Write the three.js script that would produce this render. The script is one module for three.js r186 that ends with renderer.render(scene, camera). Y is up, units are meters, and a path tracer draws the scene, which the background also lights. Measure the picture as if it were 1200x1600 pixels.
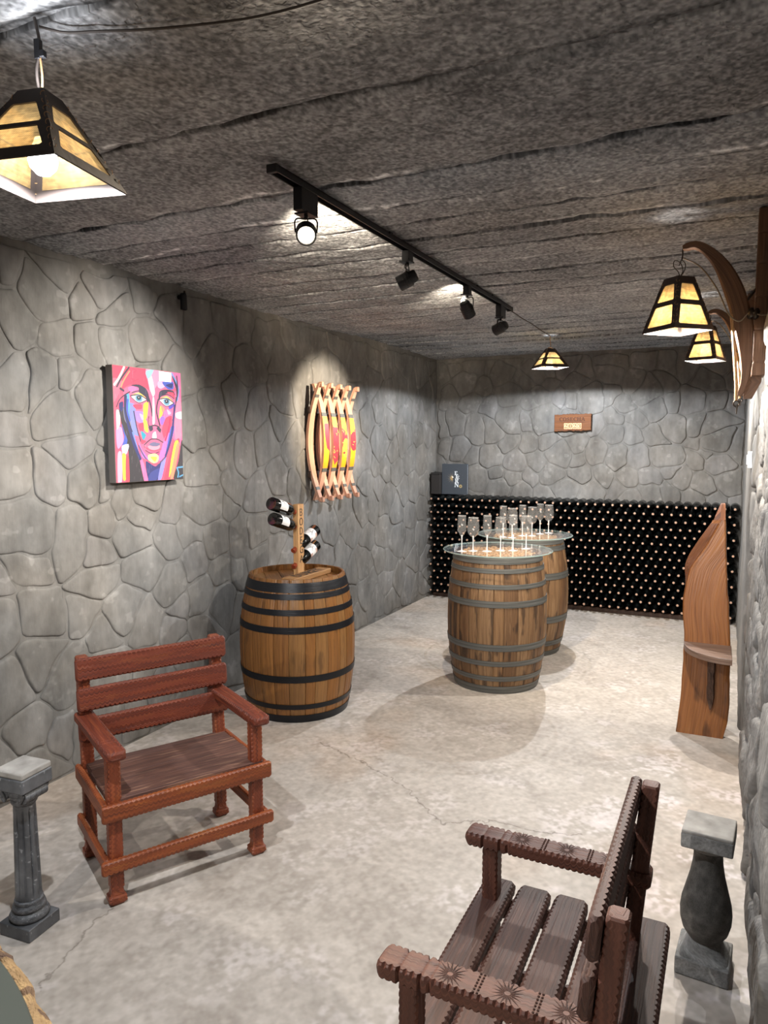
import * as THREE from 'three';
import { RoundedBoxGeometry } from 'three/addons/geometries/RoundedBoxGeometry.js';
import { TextGeometry } from 'three/addons/geometries/TextGeometry.js';
import { FontLoader } from 'three/addons/loaders/FontLoader.js';
import { mergeGeometries, mergeVertices, toCreasedNormals } from 'three/addons/utils/BufferGeometryUtils.js';

// ───────────────────────── camera, sky, exposure
const renderer = new THREE.WebGLRenderer({ antialias: true });
renderer.toneMapping = THREE.LinearToneMapping;
renderer.toneMappingExposure = 0.9;
renderer.shadowMap.enabled = true;
renderer.shadowMap.type = THREE.PCFSoftShadowMap;
const scene = new THREE.Scene();
scene.background = new THREE.Color(0x000000);
const camera = new THREE.PerspectiveCamera(2 * Math.atan(800 / 1131) * 180 / Math.PI, 1200 / 1600, 0.05, 60);
camera.position.set(0, 1.6, 0);
camera.rotation.order = 'YXZ';
camera.rotation.set(-Math.atan(108 / 1131), Math.atan(549 / Math.hypot(1131, 108)), 0);

// light levels (candela of each kind of lamp)
const LUM = { pendant: 10, back: 15, bracket: 9, spot: 26, behind: 14, leak: 13, shade: 0.22 };
const COOL = new THREE.Color(0.9, 0.95, 1.0), WARM = new THREE.Color(1.0, 0.86, 0.66), NEUTRAL = new THREE.Color(1.0, 0.95, 0.87);

// room measures, metres
const XL = -2.845, XR = 0.1, ZB = -7.156, ZN = 2.6, XFAR = 2.3, HC = 2.472, ZEND = -1.62;

// ───────────────────────── small tools
let seedState = 12345;
const rnd = () => { seedState = (seedState * 1664525 + 1013904223) >>> 0; return seedState / 4294967296; };
const rr = (a, b) => a + (b - a) * rnd();
const reseed = (s) => { seedState = s >>> 0; };
const clamp = (x, a = 0, b = 1) => Math.min(b, Math.max(a, x));
const mix = (a, b, t) => a + (b - a) * t;
const sstep = (a, b, x) => { const t = clamp((x - a) / (b - a)); return t * t * (3 - 2 * t); };
const V = (x, y, z) => new THREE.Vector3(x, y, z);
const DEG = Math.PI / 180;

function h2(x, y, s) { let n = Math.imul(x, 374761393) ^ Math.imul(y, 668265263) ^ Math.imul(s, 2147483647 - 61); n = Math.imul(n ^ (n >>> 13), 1274126177); return ((n ^ (n >>> 16)) >>> 0) / 4294967296; }
function vn(x, y, s, px = 1e6, py = 1e6) {           // value noise with period
  const xi = Math.floor(x), yi = Math.floor(y); let fx = x - xi, fy = y - yi;
  fx = fx * fx * (3 - 2 * fx); fy = fy * fy * (3 - 2 * fy);
  const x0 = ((xi % px) + px) % px, x1 = (x0 + 1) % px, y0 = ((yi % py) + py) % py, y1 = (y0 + 1) % py;
  const a = h2(x0, y0, s), b = h2(x1, y0, s), c = h2(x0, y1, s), d = h2(x1, y1, s);
  return a + (b - a) * fx + (c - a) * fy + (a - b - c + d) * fx * fy;
}
function fbm(u, v, fx, fy, oct, s, gain = 0.5) {      // u, v in 0..1, tiles
  let t = 0, a = 1, n = 0;
  for (let i = 0; i < oct; i++) { t += a * vn(u * fx, v * fy, s + i * 17, fx, fy); n += a; a *= gain; fx *= 2; fy *= 2; }
  return t / n;
}
const noise3 = (x, y, s) => vn(x + 500, y + 500, s) - 0.5;

function dataTex(w, h, fn, srgb = true, repeat) {
  const d = new Uint8Array(w * h * 4);
  for (let j = 0; j < h; j++) for (let i = 0; i < w; i++) {
    const c = fn((i + 0.5) / w, (j + 0.5) / h), k = (j * w + i) * 4;
    if (typeof c === 'number') { d[k] = d[k + 1] = d[k + 2] = clamp(c, 0, 255); } else { d[k] = clamp(c[0], 0, 255); d[k + 1] = clamp(c[1], 0, 255); d[k + 2] = clamp(c[2], 0, 255); }
    d[k + 3] = 255;
  }
  const t = new THREE.DataTexture(d, w, h, THREE.RGBAFormat);
  t.wrapS = t.wrapT = THREE.RepeatWrapping; t.magFilter = THREE.LinearFilter; t.minFilter = THREE.LinearMipmapLinearFilter; t.generateMipmaps = true;
  if (srgb) t.colorSpace = THREE.SRGBColorSpace;
  if (repeat) t.repeat.set(repeat[0], repeat[1]);
  t.needsUpdate = true; return t;
}
function canvasTex(w, h, draw, srgb = true) {
  const c = document.createElement('canvas'); c.width = w; c.height = h; draw(c.getContext('2d'), w, h);
  const t = new THREE.CanvasTexture(c); if (srgb) t.colorSpace = THREE.SRGBColorSpace; t.anisotropy = 8; return t;
}

const counts = {};
function numbered(n) { const k = counts[n] = (counts[n] || 0) + 1; return k === 1 ? n : n + '_' + String(k - 1).padStart(3, '0'); }
function thing(name, label, category, pos = [0, 0, 0], turn = 0, group) {
  const o = new THREE.Group(); o.name = numbered(name); scene.add(o); o.position.set(...pos); o.rotation.y = turn;
  o.userData = { label, category }; if (group) o.userData.group = group; return o;
}
function part(name, geo, mat, parent, label) {
  const m = new THREE.Mesh(geo, mat); m.name = numbered(name); m.castShadow = m.receiveShadow = true; parent.add(m);
  if (label) m.userData.label = label; return m;
}
function solo(name, geo, mat, label, category, group) { const m = part(name, geo, mat, scene); m.userData = { label, category }; if (group) m.userData.group = group; return m; }
function struct(name, geo, mat) { const m = new THREE.Mesh(geo, mat); m.name = name; m.userData.kind = 'structure'; m.castShadow = m.receiveShadow = true; scene.add(m); return m; }

function clean(g) {                                   // non-indexed, position + normal + uv only
  let q = g.index ? g.toNonIndexed() : g;
  for (const k of Object.keys(q.attributes)) if (!['position', 'normal', 'uv'].includes(k)) q.deleteAttribute(k);
  if (!q.attributes.uv) q.setAttribute('uv', new THREE.BufferAttribute(new Float32Array(q.attributes.position.count * 2), 2));
  q.morphAttributes = {}; q.clearGroups(); return q;
}
const merge = (list) => mergeGeometries(list.map(clean));
const pl = (g, x = 0, y = 0, z = 0, rx = 0, ry = 0, rz = 0) => { g.applyMatrix4(new THREE.Matrix4().compose(V(x, y, z), new THREE.Quaternion().setFromEuler(new THREE.Euler(rx, ry, rz)), V(1, 1, 1))); return g; };
const rbox = (w, h, d, r = 0.003, s = 2) => { const g = new RoundedBoxGeometry(w, h, d, s, Math.min(r, w / 2.01, h / 2.01, d / 2.01)), p = g.attributes.position, n = g.attributes.normal, uv = g.attributes.uv; for (let i = 0; i < p.count; i++) { const a = Math.abs(n.getX(i)), b = Math.abs(n.getY(i)), c = Math.abs(n.getZ(i)); if (b >= a && b >= c) uv.setXY(i, p.getX(i), p.getZ(i)); else if (a >= c) uv.setXY(i, p.getZ(i), p.getY(i)); else uv.setXY(i, p.getX(i), p.getY(i)); } return g; };
const cyl = (r0, r1, h, n = 24) => new THREE.CylinderGeometry(r0, r1, h, n);
function fromTo(g, a, b) { const d = b.clone().sub(a); g.applyQuaternion(new THREE.Quaternion().setFromUnitVectors(V(0, 1, 0), d.clone().normalize())); g.translate((a.x + b.x) / 2, (a.y + b.y) / 2, (a.z + b.z) / 2); return g; }
const rod = (a, b, r0, r1 = r0, n = 12) => fromTo(new THREE.CylinderGeometry(r1, r0, a.distanceTo(b), n), a, b);
const tube = (pts, r, seg = 40, n = 8, closed = false) => new THREE.TubeGeometry(new THREE.CatmullRomCurve3(pts, closed), seg, r, n, closed);
const lathe = (pts, seg = 48, ps = 0, plen = Math.PI * 2) => new THREE.LatheGeometry(pts.map(p => new THREE.Vector2(p[0], p[1])), seg, ps, plen);

// rings of equal count joined into a skin; u runs along, v round the ring, both in metres
function loft(rings, { caps = true, crease = 40, uo = 0, vo = 0, closed = true } = {}) {
  const n = rings[0].length, pos = [], uv = [], idx = [], nn = closed ? n + 1 : n;
  let u = uo;
  for (let i = 0; i < rings.length; i++) {
    if (i) { let s = 0; for (let k = 0; k < n; k++) s += rings[i][k].distanceTo(rings[i - 1][k]); u += s / n; }
    let v = vo;
    for (let k = 0; k < nn; k++) { const p = rings[i][k % n]; if (k) v += p.distanceTo(rings[i][(k - 1) % n]); pos.push(p.x, p.y, p.z); uv.push(u, v); }
  }
  for (let i = 0; i < rings.length - 1; i++) for (let k = 0; k < nn - 1; k++) {
    const a = i * nn + k, b = a + 1, c = a + nn, d = c + 1; idx.push(a, c, b, b, c, d);
  }
  if (caps) for (const e of [0, rings.length - 1]) {
    const c = new THREE.Vector3(); rings[e].forEach(p => c.add(p)); c.divideScalar(n);
    const base = pos.length / 3; pos.push(c.x, c.y, c.z); uv.push(uo, vo);
    for (let k = 0; k < n; k++) { const p = rings[e][k]; pos.push(p.x, p.y, p.z); const dd = p.clone().sub(c); uv.push(uo + dd.length() * 0.5, vo + k / n * 0.1); }
    for (let k = 0; k < n; k++) { const a = base + 1 + k, b = base + 1 + (k + 1) % n; e === 0 ? idx.push(base, a, b) : idx.push(base, b, a); }
  }
  let vol = 0; const P = (i) => V(pos[i * 3], pos[i * 3 + 1], pos[i * 3 + 2]);
  for (let i = 0; i < idx.length; i += 3) vol += P(idx[i]).dot(P(idx[i + 1]).cross(P(idx[i + 2])));
  if (vol < 0) for (let i = 0; i < idx.length; i += 3) { const t = idx[i + 1]; idx[i + 1] = idx[i + 2]; idx[i + 2] = t; }
  const g = new THREE.BufferGeometry(); g.setAttribute('position', new THREE.Float32BufferAttribute(pos, 3)); g.setAttribute('uv', new THREE.Float32BufferAttribute(uv, 2)); g.setIndex(idx);
  g.computeVertexNormals();
  return crease ? toCreasedNormals(g, crease * DEG) : g;
}
// a timber along x: H up (y), T deep (z); chamfered edges that can be notched; at(x) -> { sy, sz, dy, dz }
function board(L, H, T, { c = 0.003, notch = 0, pitch = 0.015, at, steps, crease = 32 } = {}) {
  const rings = [], n = steps || (notch ? Math.round(L / pitch) * 3 : 12), uo = rr(0, 3), vo = rr(0, 3);
  const xs = [-L / 2, -L / 2 + c]; for (let i = 1; i < n; i++) xs.push(-L / 2 + c + (L - 2 * c) * i / n); xs.push(L / 2 - c, L / 2);
  xs.forEach((x, i) => {
    const e = i === 0 || i === xs.length - 1;
    const m = at ? at(x) : {}, sy = m.sy ?? 1, sz = m.sz ?? 1, dy = m.dy ?? 0, dz = m.dz ?? 0;
    const hy = H / 2 * sy - (e ? c : 0), hz = T / 2 * sz - (e ? c : 0);
    let ch = c; if (notch && !e) { ch = (i % 3 === 1) ? c + notch : c * 0.8; }
    const q = [[hy - ch, hz], [hy, hz - ch], [hy, -hz + ch], [hy - ch, -hz], [-hy + ch, -hz], [-hy, -hz + ch], [-hy, hz - ch], [-hy + ch, hz]];
    rings.push(q.map(([y, z]) => V(x, y + dy, z + dz)));
  });
  return loft(rings, { uo, vo, crease });
}
const upright = (g) => g.rotateZ(Math.PI / 2);        // along x -> along y

// ───────────────────────── materials
const std = (o) => new THREE.MeshStandardMaterial(o);
const col = (r, g, b) => new THREE.Color().setRGB(r / 255, g / 255, b / 255, THREE.SRGBColorSpace);

const plasterMap = dataTex(1024, 1024, (u, v) => {
  const a = fbm(u, v, 3, 3, 5, 11), b = fbm(u, v, 16, 9, 4, 23), c = fbm(u, v, 60, 40, 3, 31), st = fbm(u, v, 40, 5, 3, 41);
  let t = 113 + (a - 0.5) * 50 + (b - 0.5) * 34 + (c - 0.5) * 18 + (st - 0.5) * 16;
  const w = sstep(0.70, 0.78, fbm(u, v, 24, 24, 3, 57)) * 14; t += w;
  const warm = (fbm(u, v, 5, 5, 3, 91) - 0.5) * 14;
  return [t + 3 + warm * 0.4, t, t - 3 - warm * 0.5];
}, true, [0.62, 0.62]);
const plasterBump = dataTex(512, 512, (u, v) => 255 * (0.55 * fbm(u, v, 12, 12, 5, 71, 0.6) + 0.25 * fbm(u, v, 70, 14, 3, 73) + 0.2 * fbm(u, v, 5, 5, 2, 79)), false, [1.3, 1.3]);
const plasterTints = [0xffffff, 0xfafaf8, 0xf6f6f4, 0xfcfbf8, 0xf2f2f0];
const PLASTER = plasterTints.map(c => std({ map: plasterMap, bumpMap: plasterBump, bumpScale: 0.006, roughness: 0.9, color: c }));
const ROUGHSTONE = std({ map: plasterMap, bumpMap: plasterBump, bumpScale: 0.02, roughness: 0.92, color: 0xffffff });

const CEW = 5.2, CED = 9.8, CX0 = -2.88, CZ0 = -7.2;
const SEAMS = [-7.2, -6.96, -6.7, -6.45, -6.2, -5.94, -5.7, -5.44, -5.2, -4.95, -4.7, -4.46, -4.22, -3.97, -3.72, -3.48, -3.23, -2.97, -2.75, -2.51, -2.255, -1.70, -1.14, -0.6, 0.0, 0.6, 1.2, 1.9, 2.6];
const ceilMap = dataTex(2048, 2048, (u, v) => {
  const z = CZ0 + v * CED, x = CX0 + u * CEW;
  const a = fbm(u, v, 5, 14, 5, 101), b = fbm(u, v, 30, 70, 3, 107), sp = fbm(u, v, 520, 980, 2, 113), str = fbm(u, v, 10, 160, 3, 119);
  let t = 132 + (a - 0.5) * 90 + (b - 0.5) * 36 + (sp - 0.5) * 110 + (str - 0.5) * 16;
  let warm = (fbm(u, v, 4, 9, 3, 127) - 0.5) * 22;
  const near = sstep(-5.6, -7.0, z); t += near * 14; const fresh = sstep(-2.20, -2.28, z); t += fresh * 14 - 4; warm += (1 - fresh) * 7;
  // lime bloom and dark lines that follow the board joints
  let q = 9; const wob = (fbm(u, v, 24, 24, 3, 131) - 0.5) * 0.10;
  for (const s of SEAMS) { const d = z + wob * 0.6 - s; if (Math.abs(d) < Math.abs(q)) q = d; }
  const patch = fbm(u, v, 9, 22, 3, 137);
  const lime = Math.exp(-Math.pow((q - 0.035) / 0.014, 2)) * sstep(0.50, 0.64, patch);
  const wob2 = (fbm(u, v, 14, 14, 4, 141) - 0.5) * 0.3;
  const lime2 = Math.exp(-Math.pow((z + 2.62 + wob2) / 0.012, 2)) * sstep(0.42, 0.6, fbm(u, v, 12, 12, 3, 143));
  t += 110 * Math.min(1, lime * (z < -3 ? 0.35 : 1) + lime2 * 0.9) * sstep(0.25, 0.6, fbm(u, v, 160, 160, 2, 149));
  t -= (z < -2.6 ? 44 : 84) * Math.exp(-Math.pow(q / 0.011, 2)) * (0.45 + 0.55 * sstep(0.3, 0.55, fbm(u, v, 11, 30, 3, 151)));
  return [t - 3 + warm * 0.5, t - 1, t + 3 - warm * 0.5];
}, true);
const ceilBump = dataTex(512, 512, (u, v) => { const p = fbm(u, v, 40, 48, 4, 163, 0.66), pit = sstep(0.62, 0.72, fbm(u, v, 64, 72, 2, 167)); return 255 * (p * 0.8 - pit * 0.35 + 0.2); }, false, [6.4, 12]);
const CEIL = std({ map: ceilMap, bumpMap: ceilBump, bumpScale: 0.007, roughness: 0.95 });

const FX0 = -2.9, FZ0 = -7.2, FW = 5.3, FD = 9.9;
const CR1 = [[-1.94, -3.23], [-1.68, -3.13], [-1.47, -3.05], [-1.29, -2.94], [-1.16, -2.81], [-1.05, -2.74], [-0.93, -2.81], [-0.85, -2.85], [-0.7, -2.84], [-0.5, -2.9]];
const CR2 = [[-1.78, -1.35], [-1.80, -1.41], [-1.81, -1.46], [-1.83, -1.5], [-1.85, -1.56], [-1.87, -1.64], [-1.87, -1.71], [-1.9, -1.8]];
function segd(px, pz, P) { let m = 9; for (let i = 0; i < P.length - 1; i++) { const [ax, az] = P[i], [bx, bz] = P[i + 1], dx = bx - ax, dz = bz - az, t = clamp(((px - ax) * dx + (pz - az) * dz) / (dx * dx + dz * dz)); const d = Math.hypot(px - ax - t * dx, pz - az - t * dz); if (d < m) m = d; } return m; }
const floorMap = dataTex(2048, 2048, (u, v) => {
  const x = FX0 + u * FW, z = FZ0 + v * FD;
  const a = fbm(u, v, 5, 9, 5, 201), b = fbm(u, v, 56, 100, 4, 207), f = fbm(u, v, 260, 480, 2, 211), dr = fbm(u, v, 26, 90, 4, 217);
  let t = 176 + (a - 0.5) * 24 + (b - 0.5) * 20 + (f - 0.5) * 34;
  const white = sstep(0.50, 0.70, fbm(u, v, 30, 62, 4, 223)) * sstep(0.42, 0.62, f * 0.5 + dr * 0.5) * (0.35 + 0.65 * sstep(-1.2, 0.2, x) * sstep(-4.6, -3.2, z));
  t += white * 26;
  const tan = sstep(0.5, 0.72, fbm(u, v, 9, 15, 4, 229));
  const grey = sstep(0.56, 0.7, fbm(u, v, 16, 50, 3, 233)) * 10;
  let r = t + 5 - grey, g = t - 4 - tan * 5 - grey, bl = t - 13 - tan * 9 + white * 8 - grey;
  if (z < -0.9 && z > -3.6 && x < -0.3 && x > -2.2) {
    const wx = x + (fbm(u, v, 200, 360, 3, 241) - 0.5) * 0.045, wz = z + (fbm(u, v, 200, 360, 3, 247) - 0.5) * 0.045;
    const d = Math.min(segd(wx, wz, CR1), segd(wx, wz, CR2)); const k = Math.exp(-Math.pow(d / 0.0035, 2)) * 46; r -= k; g -= k; bl -= k;
  }
  return [r, g, bl];
});
const floorRough = dataTex(512, 512, (u, v) => 150 + 80 * fbm(u, v, 8, 8, 5, 251), false, [1, 2]);
const floorBump = dataTex(512, 512, (u, v) => 255 * fbm(u, v, 10, 10, 6, 257, 0.6), false, [4, 7]);
const FLOOR = std({ map: floorMap, roughnessMap: floorRough, roughness: 0.78, bumpMap: floorBump, bumpScale: 0.0035 });

// timber: grain runs along u (metres), v across
function woodTex(base, dark, light, seed, { contrast = 1.35, streak = 1, scale = [1.1, 3.2], spots = 0, wear = 0, wearCol = [190, 160, 130] } = {}) {
  const m = dataTex(512, 512, (u, v) => {
    const wv = v + (fbm(u, v, 3, 4, 3, seed) - 0.5) * 0.12;
    const g1 = fbm(u, wv, 4, 70, 4, seed + 3), g2 = fbm(u, wv, 2, 14, 4, seed + 7), g3 = fbm(u, wv, 10, 190, 2, seed + 9);
    const ring = 0.5 + 0.5 * Math.sin((wv * 9 + fbm(u, v, 2, 3, 3, seed + 13) * 4) * Math.PI * 2);
    let k = (g1 * 0.42 + g2 * 0.28 + ring * 0.08 * streak + g3 * 0.34 - 0.1);
    k = clamp(0.5 + (k - 0.5) * contrast);
    const A = k < 0.5 ? dark : base, B = k < 0.5 ? base : light, t = k < 0.5 ? k * 2 : (k - 0.5) * 2;
    let c = [0, 1, 2].map(i => mix(A[i], B[i], t));
    if (spots) { const s = sstep(0.60, 0.74, fbm(u, v, 5, 6, 4, seed + 21)) * spots; c = c.map((x, i) => mix(x, dark[i] * 0.55, s)); }
    if (wear) { const s = sstep(0.60, 0.72, fbm(u, v, 8, 34, 4, seed + 27)) * wear; c = c.map((x, i) => mix(x, wearCol[i], s)); }
    return c;
  }, true, scale);
  const b = dataTex(256, 256, (u, v) => 255 * (0.6 * fbm(u, v, 4, 60, 4, seed + 3) + 0.4 * fbm(u, v, 8, 110, 2, seed + 31)), false, scale);
  return { map: m, bumpMap: b };
}
const wood = (t, o = {}) => std({ ...t, bumpScale: 0.0025, roughness: 0.55, ...o });
const redWoodT = woodTex([140, 72, 44], [92, 44, 30], [176, 102, 64], 301, { contrast: 1.7, wear: 0.45, wearCol: [172, 108, 60] });
const redSeatT = woodTex([94, 62, 52], [58, 38, 34], [120, 84, 68], 331, { wear: 0.55, wearCol: [152, 116, 92] });
const brownWoodT = woodTex([92, 62, 52], [58, 36, 30], [118, 84, 70], 351, { wear: 0.25, wearCol: [160, 130, 110] });
const brownArmT = woodTex([100, 62, 48], [62, 34, 26], [126, 84, 66], 371, {});
const RED = wood(redWoodT, { color: 0xeadcd4, roughness: 0.5 }), REDDARK = wood(redWoodT, { color: 0xc4a8a0, roughness: 0.6 }), REDRAIL = wood(redWoodT, { color: 0xf4ecc8, roughness: 0.5 }), REDSEAT = wood(redSeatT, { roughness: 0.75 });
const BROWN = wood(brownWoodT, { color: 0xbcaca8, roughness: 0.62 }), BROWNRED = wood(brownArmT, { color: 0xd6c6c0, roughness: 0.6 });
const oakT = woodTex([138, 98, 54], [98, 64, 34], [160, 118, 70], 401, { contrast: 1.0, spots: 0.35 });
const OAK = [0xffffff, 0xf0e2d0, 0xe0cdb4, 0xfff0d8].map(c => wood(oakT, { color: c, roughness: 0.4 }));
const oldT = woodTex([140, 110, 78], [92, 66, 44], [174, 144, 108], 431, { contrast: 1.05, spots: 0.6, wear: 0.3, wearCol: [196, 168, 132] });
const OLDOAK = [0xece6e0, 0xdcd2c8, 0xcabdb0, 0xf0e6da, 0xc0b0a0].map(c => wood(oldT, { color: c, roughness: 0.62 }));
const paleT = woodTex([196, 150, 100], [150, 104, 62], [222, 182, 132], 461, {});
const PALE = wood(paleT, { roughness: 0.6 });
const PLANKTOP = wood(paleT, { color: 0xc8c0b0, roughness: 0.7 });
const slabT = woodTex([140, 88, 46], [98, 58, 30], [164, 112, 64], 491, { contrast: 1.1, scale: [0.9, 2.4], spots: 0.5 });
const SLAB = wood(slabT, { roughness: 0.42 }), SLABSHADE = wood(slabT, { color: 0xb8a898, roughness: 0.6 }), SLABEDGE = wood(slabT, { color: 0xe8d0b0, roughness: 0.6 });  // the second is the slab wood darkened to hold the live edge shade
const SLABSEAT = wood(woodTex([122, 98, 84], [84, 64, 54], [150, 124, 106], 521, {}), { roughness: 0.5 });
const BARK = std({ map: dataTex(256, 256, (u, v) => { const t = fbm(u, v, 6, 18, 5, 541, 0.6); return [60 + t * 60, 44 + t * 48, 36 + t * 40]; }, true, [4, 4]), bumpMap: dataTex(256, 256, (u, v) => 255 * fbm(u, v, 8, 20, 5, 547, 0.65), false, [4, 4]), bumpScale: 0.012, roughness: 0.9 });
const terraT = woodTex([190, 142, 118], [156, 110, 88], [206, 162, 140], 561, { contrast: 1.0 });
const TERRA = wood(terraT, { roughness: 0.6 });
const beamT = woodTex([106, 74, 52], [72, 48, 34], [130, 94, 68], 581, { contrast: 1.1 });
const BEAM = wood(beamT, { roughness: 0.55 }), BEAMDARK = wood(beamT, { color: 0x8a7c74, roughness: 0.55 });
const BLACKHOOP = std({ color: col(20, 22, 28), roughness: 0.38, metalness: 0.3, bumpMap: plasterBump, bumpScale: 0.001 });
const GREYHOOP = std({ map: dataTex(256, 256, (u, v) => { const t = 92 + (fbm(u, v, 8, 8, 5, 601) - 0.5) * 60; return [t, t, t - 3]; }), roughness: 0.55, metalness: 0.35, bumpMap: plasterBump, bumpScale: 0.001 });
const BLACK = std({ color: col(22, 22, 26), roughness: 0.5 });
const BLACKMETAL = std({ color: col(26, 26, 30), roughness: 0.42, metalness: 0.3 });
const IRON = std({ color: col(62, 54, 48), roughness: 0.45, metalness: 0.8 });
const WIRE = std({ color: col(120, 104, 86), roughness: 0.6 });
const DARKWIRE = std({ color: col(62, 54, 50), roughness: 0.7 });
const WHITE = std({ color: col(232, 236, 240), roughness: 0.4 });
const BOTTLE = new THREE.MeshPhysicalMaterial({ color: col(9, 10, 10), roughness: 0.16, clearcoat: 0.15, clearcoatRoughness: 0.1 });
const STACKED = new THREE.MeshPhysicalMaterial({ color: col(8, 10, 10), roughness: 0.3 });
const CORK = std({ color: col(190, 152, 128), roughness: 0.8 });
const CORKFILL = std({ map: dataTex(128, 128, (u, v) => { const t = fbm(u, v, 14, 14, 4, 621); return [212 + (t - 0.5) * 60, 168 + (t - 0.5) * 70, 112 + (t - 0.5) * 70]; }), roughness: 0.85 });
const COPPER = std({ color: col(176, 88, 62), roughness: 0.3, metalness: 0.6 });
const PANE = new THREE.MeshPhysicalMaterial({ color: 0xffffff, transmission: 1, thickness: 0, roughness: 0.02, ior: 1.5 });
const EDGE = new THREE.MeshPhysicalMaterial({ color: col(190, 214, 210), transmission: 0.6, thickness: 0, roughness: 0.12, ior: 1.5 });
const BOWLGLASS = new THREE.MeshPhysicalMaterial({ color: 0xffffff, transmission: 0.95, thickness: 0, roughness: 0.02, ior: 1.5 });
const SOLIDGLASS = new THREE.MeshPhysicalMaterial({ color: 0xffffff, transmission: 0.6, thickness: 0, roughness: 0.05, ior: 1.48 });
const burlapT = dataTex(256, 256, (u, v) => { const a = Math.sin(u * Math.PI * 64), b = Math.sin(v * Math.PI * 64), n = fbm(u, v, 12, 12, 4, 641); const t = 0.72 + 0.16 * a * b + (n - 0.5) * 0.3 + (fbm(u, v, 4, 60, 2, 643) - 0.5) * 0.25; return [250 * t, 206 * t, 134 * t]; }, true, [8, 8]);
const BURLAP = new THREE.MeshPhysicalMaterial({ map: burlapT, transmission: 0.5, thickness: 0, roughness: 0.5, side: THREE.DoubleSide });
const LEATHER = std({ color: col(58, 48, 44), roughness: 0.7, bumpMap: plasterBump, bumpScale: 0.002 });
const THREAD = std({ color: col(176, 132, 90), roughness: 0.8 });
const glow = (c, i) => std({ color: 0xffffff, emissive: c, emissiveIntensity: i, roughness: 0.4 });
const CEMENT = std({ map: dataTex(256, 256, (u, v) => { const t = 128 + (fbm(u, v, 6, 6, 5, 661) - 0.5) * 90 + (fbm(u, v, 60, 60, 2, 667) - 0.5) * 40; return [t, t - 1, t - 3]; }, true, [4, 4]), bumpMap: plasterBump, bumpScale: 0.002, roughness: 0.9 });
const CEMENTTOP = std({ map: dataTex(128, 128, (u, v) => { const t = 152 + (fbm(u, v, 6, 6, 5, 671) - 0.5) * 60; return [t, t - 4, t - 9]; }, true, [4, 4]), roughness: 0.9 });
const PEWTER = std({ map: dataTex(256, 256, (u, v) => { const t = 84 + (fbm(u, v, 5, 5, 5, 681) - 0.5) * 70 + sstep(0.70, 0.80, fbm(u, v, 18, 14, 3, 687)) * 50; return [t, t + 1, t + 4]; }, true, [4, 4]), bumpMap: plasterBump, bumpScale: 0.0012, roughness: 0.5 });
const font = await new FontLoader().loadAsync('fonts/droid/droid_sans_bold.typeface.json');
const serif = await new FontLoader().loadAsync('fonts/droid/droid_serif_bold.typeface.json');
const regular = await new FontLoader().loadAsync('fonts/droid/droid_sans_regular.typeface.json');
function text(s, size, f = font, depth = 0.001) { const g = new TextGeometry(s, { font: f, size, depth, curveSegments: 4 }); g.computeBoundingBox(); const b = g.boundingBox; g.translate(-(b.min.x + b.max.x) / 2, -(b.min.y + b.max.y) / 2, 0); return g; }

// ───────────────────────── the room
const slab = (x0, x1, y0, y1, z0, z1) => pl(new THREE.BoxGeometry(x1 - x0, y1 - y0, z1 - z0), (x0 + x1) / 2, (y0 + y1) / 2, (z0 + z1) / 2);
const remapUV = (g, fn) => { const p = g.attributes.position, uv = g.attributes.uv; for (let i = 0; i < p.count; i++) { const [a, b] = fn(p.getX(i), p.getY(i), p.getZ(i)); uv.setXY(i, a, b); } return g; };
struct('floor', remapUV(slab(XL - 0.3, XFAR + 0.3, -0.2, 0, ZB - 0.3, ZN + 0.3), (x, y, z) => [(x - FX0) / FW, (z - FZ0) / FD]), FLOOR);
const wallLeft = struct('wall_left', remapUV(slab(XL - 0.25, XL, 0, HC + 0.25, ZB - 0.25, ZN + 0.25), (x, y, z) => [z, y]), PLASTER[2]);
const wallBack = struct('wall_back', remapUV(slab(XL, XFAR, 0, HC + 0.25, ZB - 0.25, ZB), (x, y, z) => [x, y]), PLASTER[2]);
const wallRight = struct('wall_right', remapUV(slab(XR + 0.037, XFAR, 0, HC + 0.25, ZB, ZEND), (x, y, z) => [z + x, y]), PLASTER[1]);
struct('wall_near', remapUV(slab(XL, XFAR, 0, HC + 0.25, ZN, ZN + 0.25), (x, y, z) => [x, y]), PLASTER[1]);
struct('wall_side', remapUV(slab(XFAR, XFAR + 0.25, 0, HC + 0.25, ZB - 0.25, ZN + 0.25), (x, y, z) => [z, y]), PLASTER[1]);
const ceiling = struct('ceiling', slab(XL, XFAR, HC + 0.02, HC + 0.25, ZB, ZN), CEIL);
// the far stretch of the right wall is smooth render, a little proud of the rough stones
const rightRender = (() => {
  const nz = 60, ny = 50, z0 = ZB, z1 = -4.3, rings = [];
  const pos = [], uv = [], idx = [];
  for (let j = 0; j <= ny; j++) for (let i = 0; i <= nz; i++) {
    const z = mix(z0, z1, i / nz), y = HC * j / ny + 0.01 * (j === ny);
    const e = sstep(-4.42, -4.3, z); const x = 0.076 + noise3(z * 2.2, y * 2.2, 5) * 0.012 + noise3(z * 9, y * 5, 6) * 0.006 + e * 0.065;
    pos.push(x, y, z); uv.push(z, y);
  }
  for (let j = 0; j < ny; j++) for (let i = 0; i < nz; i++) { const a = j * (nz + 1) + i, b = a + 1, c = a + nz + 1, d = c + 1; idx.push(a, c, b, b, c, d); }
  const g = new THREE.BufferGeometry(); g.setAttribute('position', new THREE.Float32BufferAttribute(pos, 3)); g.setAttribute('uv', new THREE.Float32BufferAttribute(uv, 2)); g.setIndex(idx); g.computeVertexNormals(); return g;
})();
part('render_coat', rightRender, PLASTER[1], wallRight);

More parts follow.
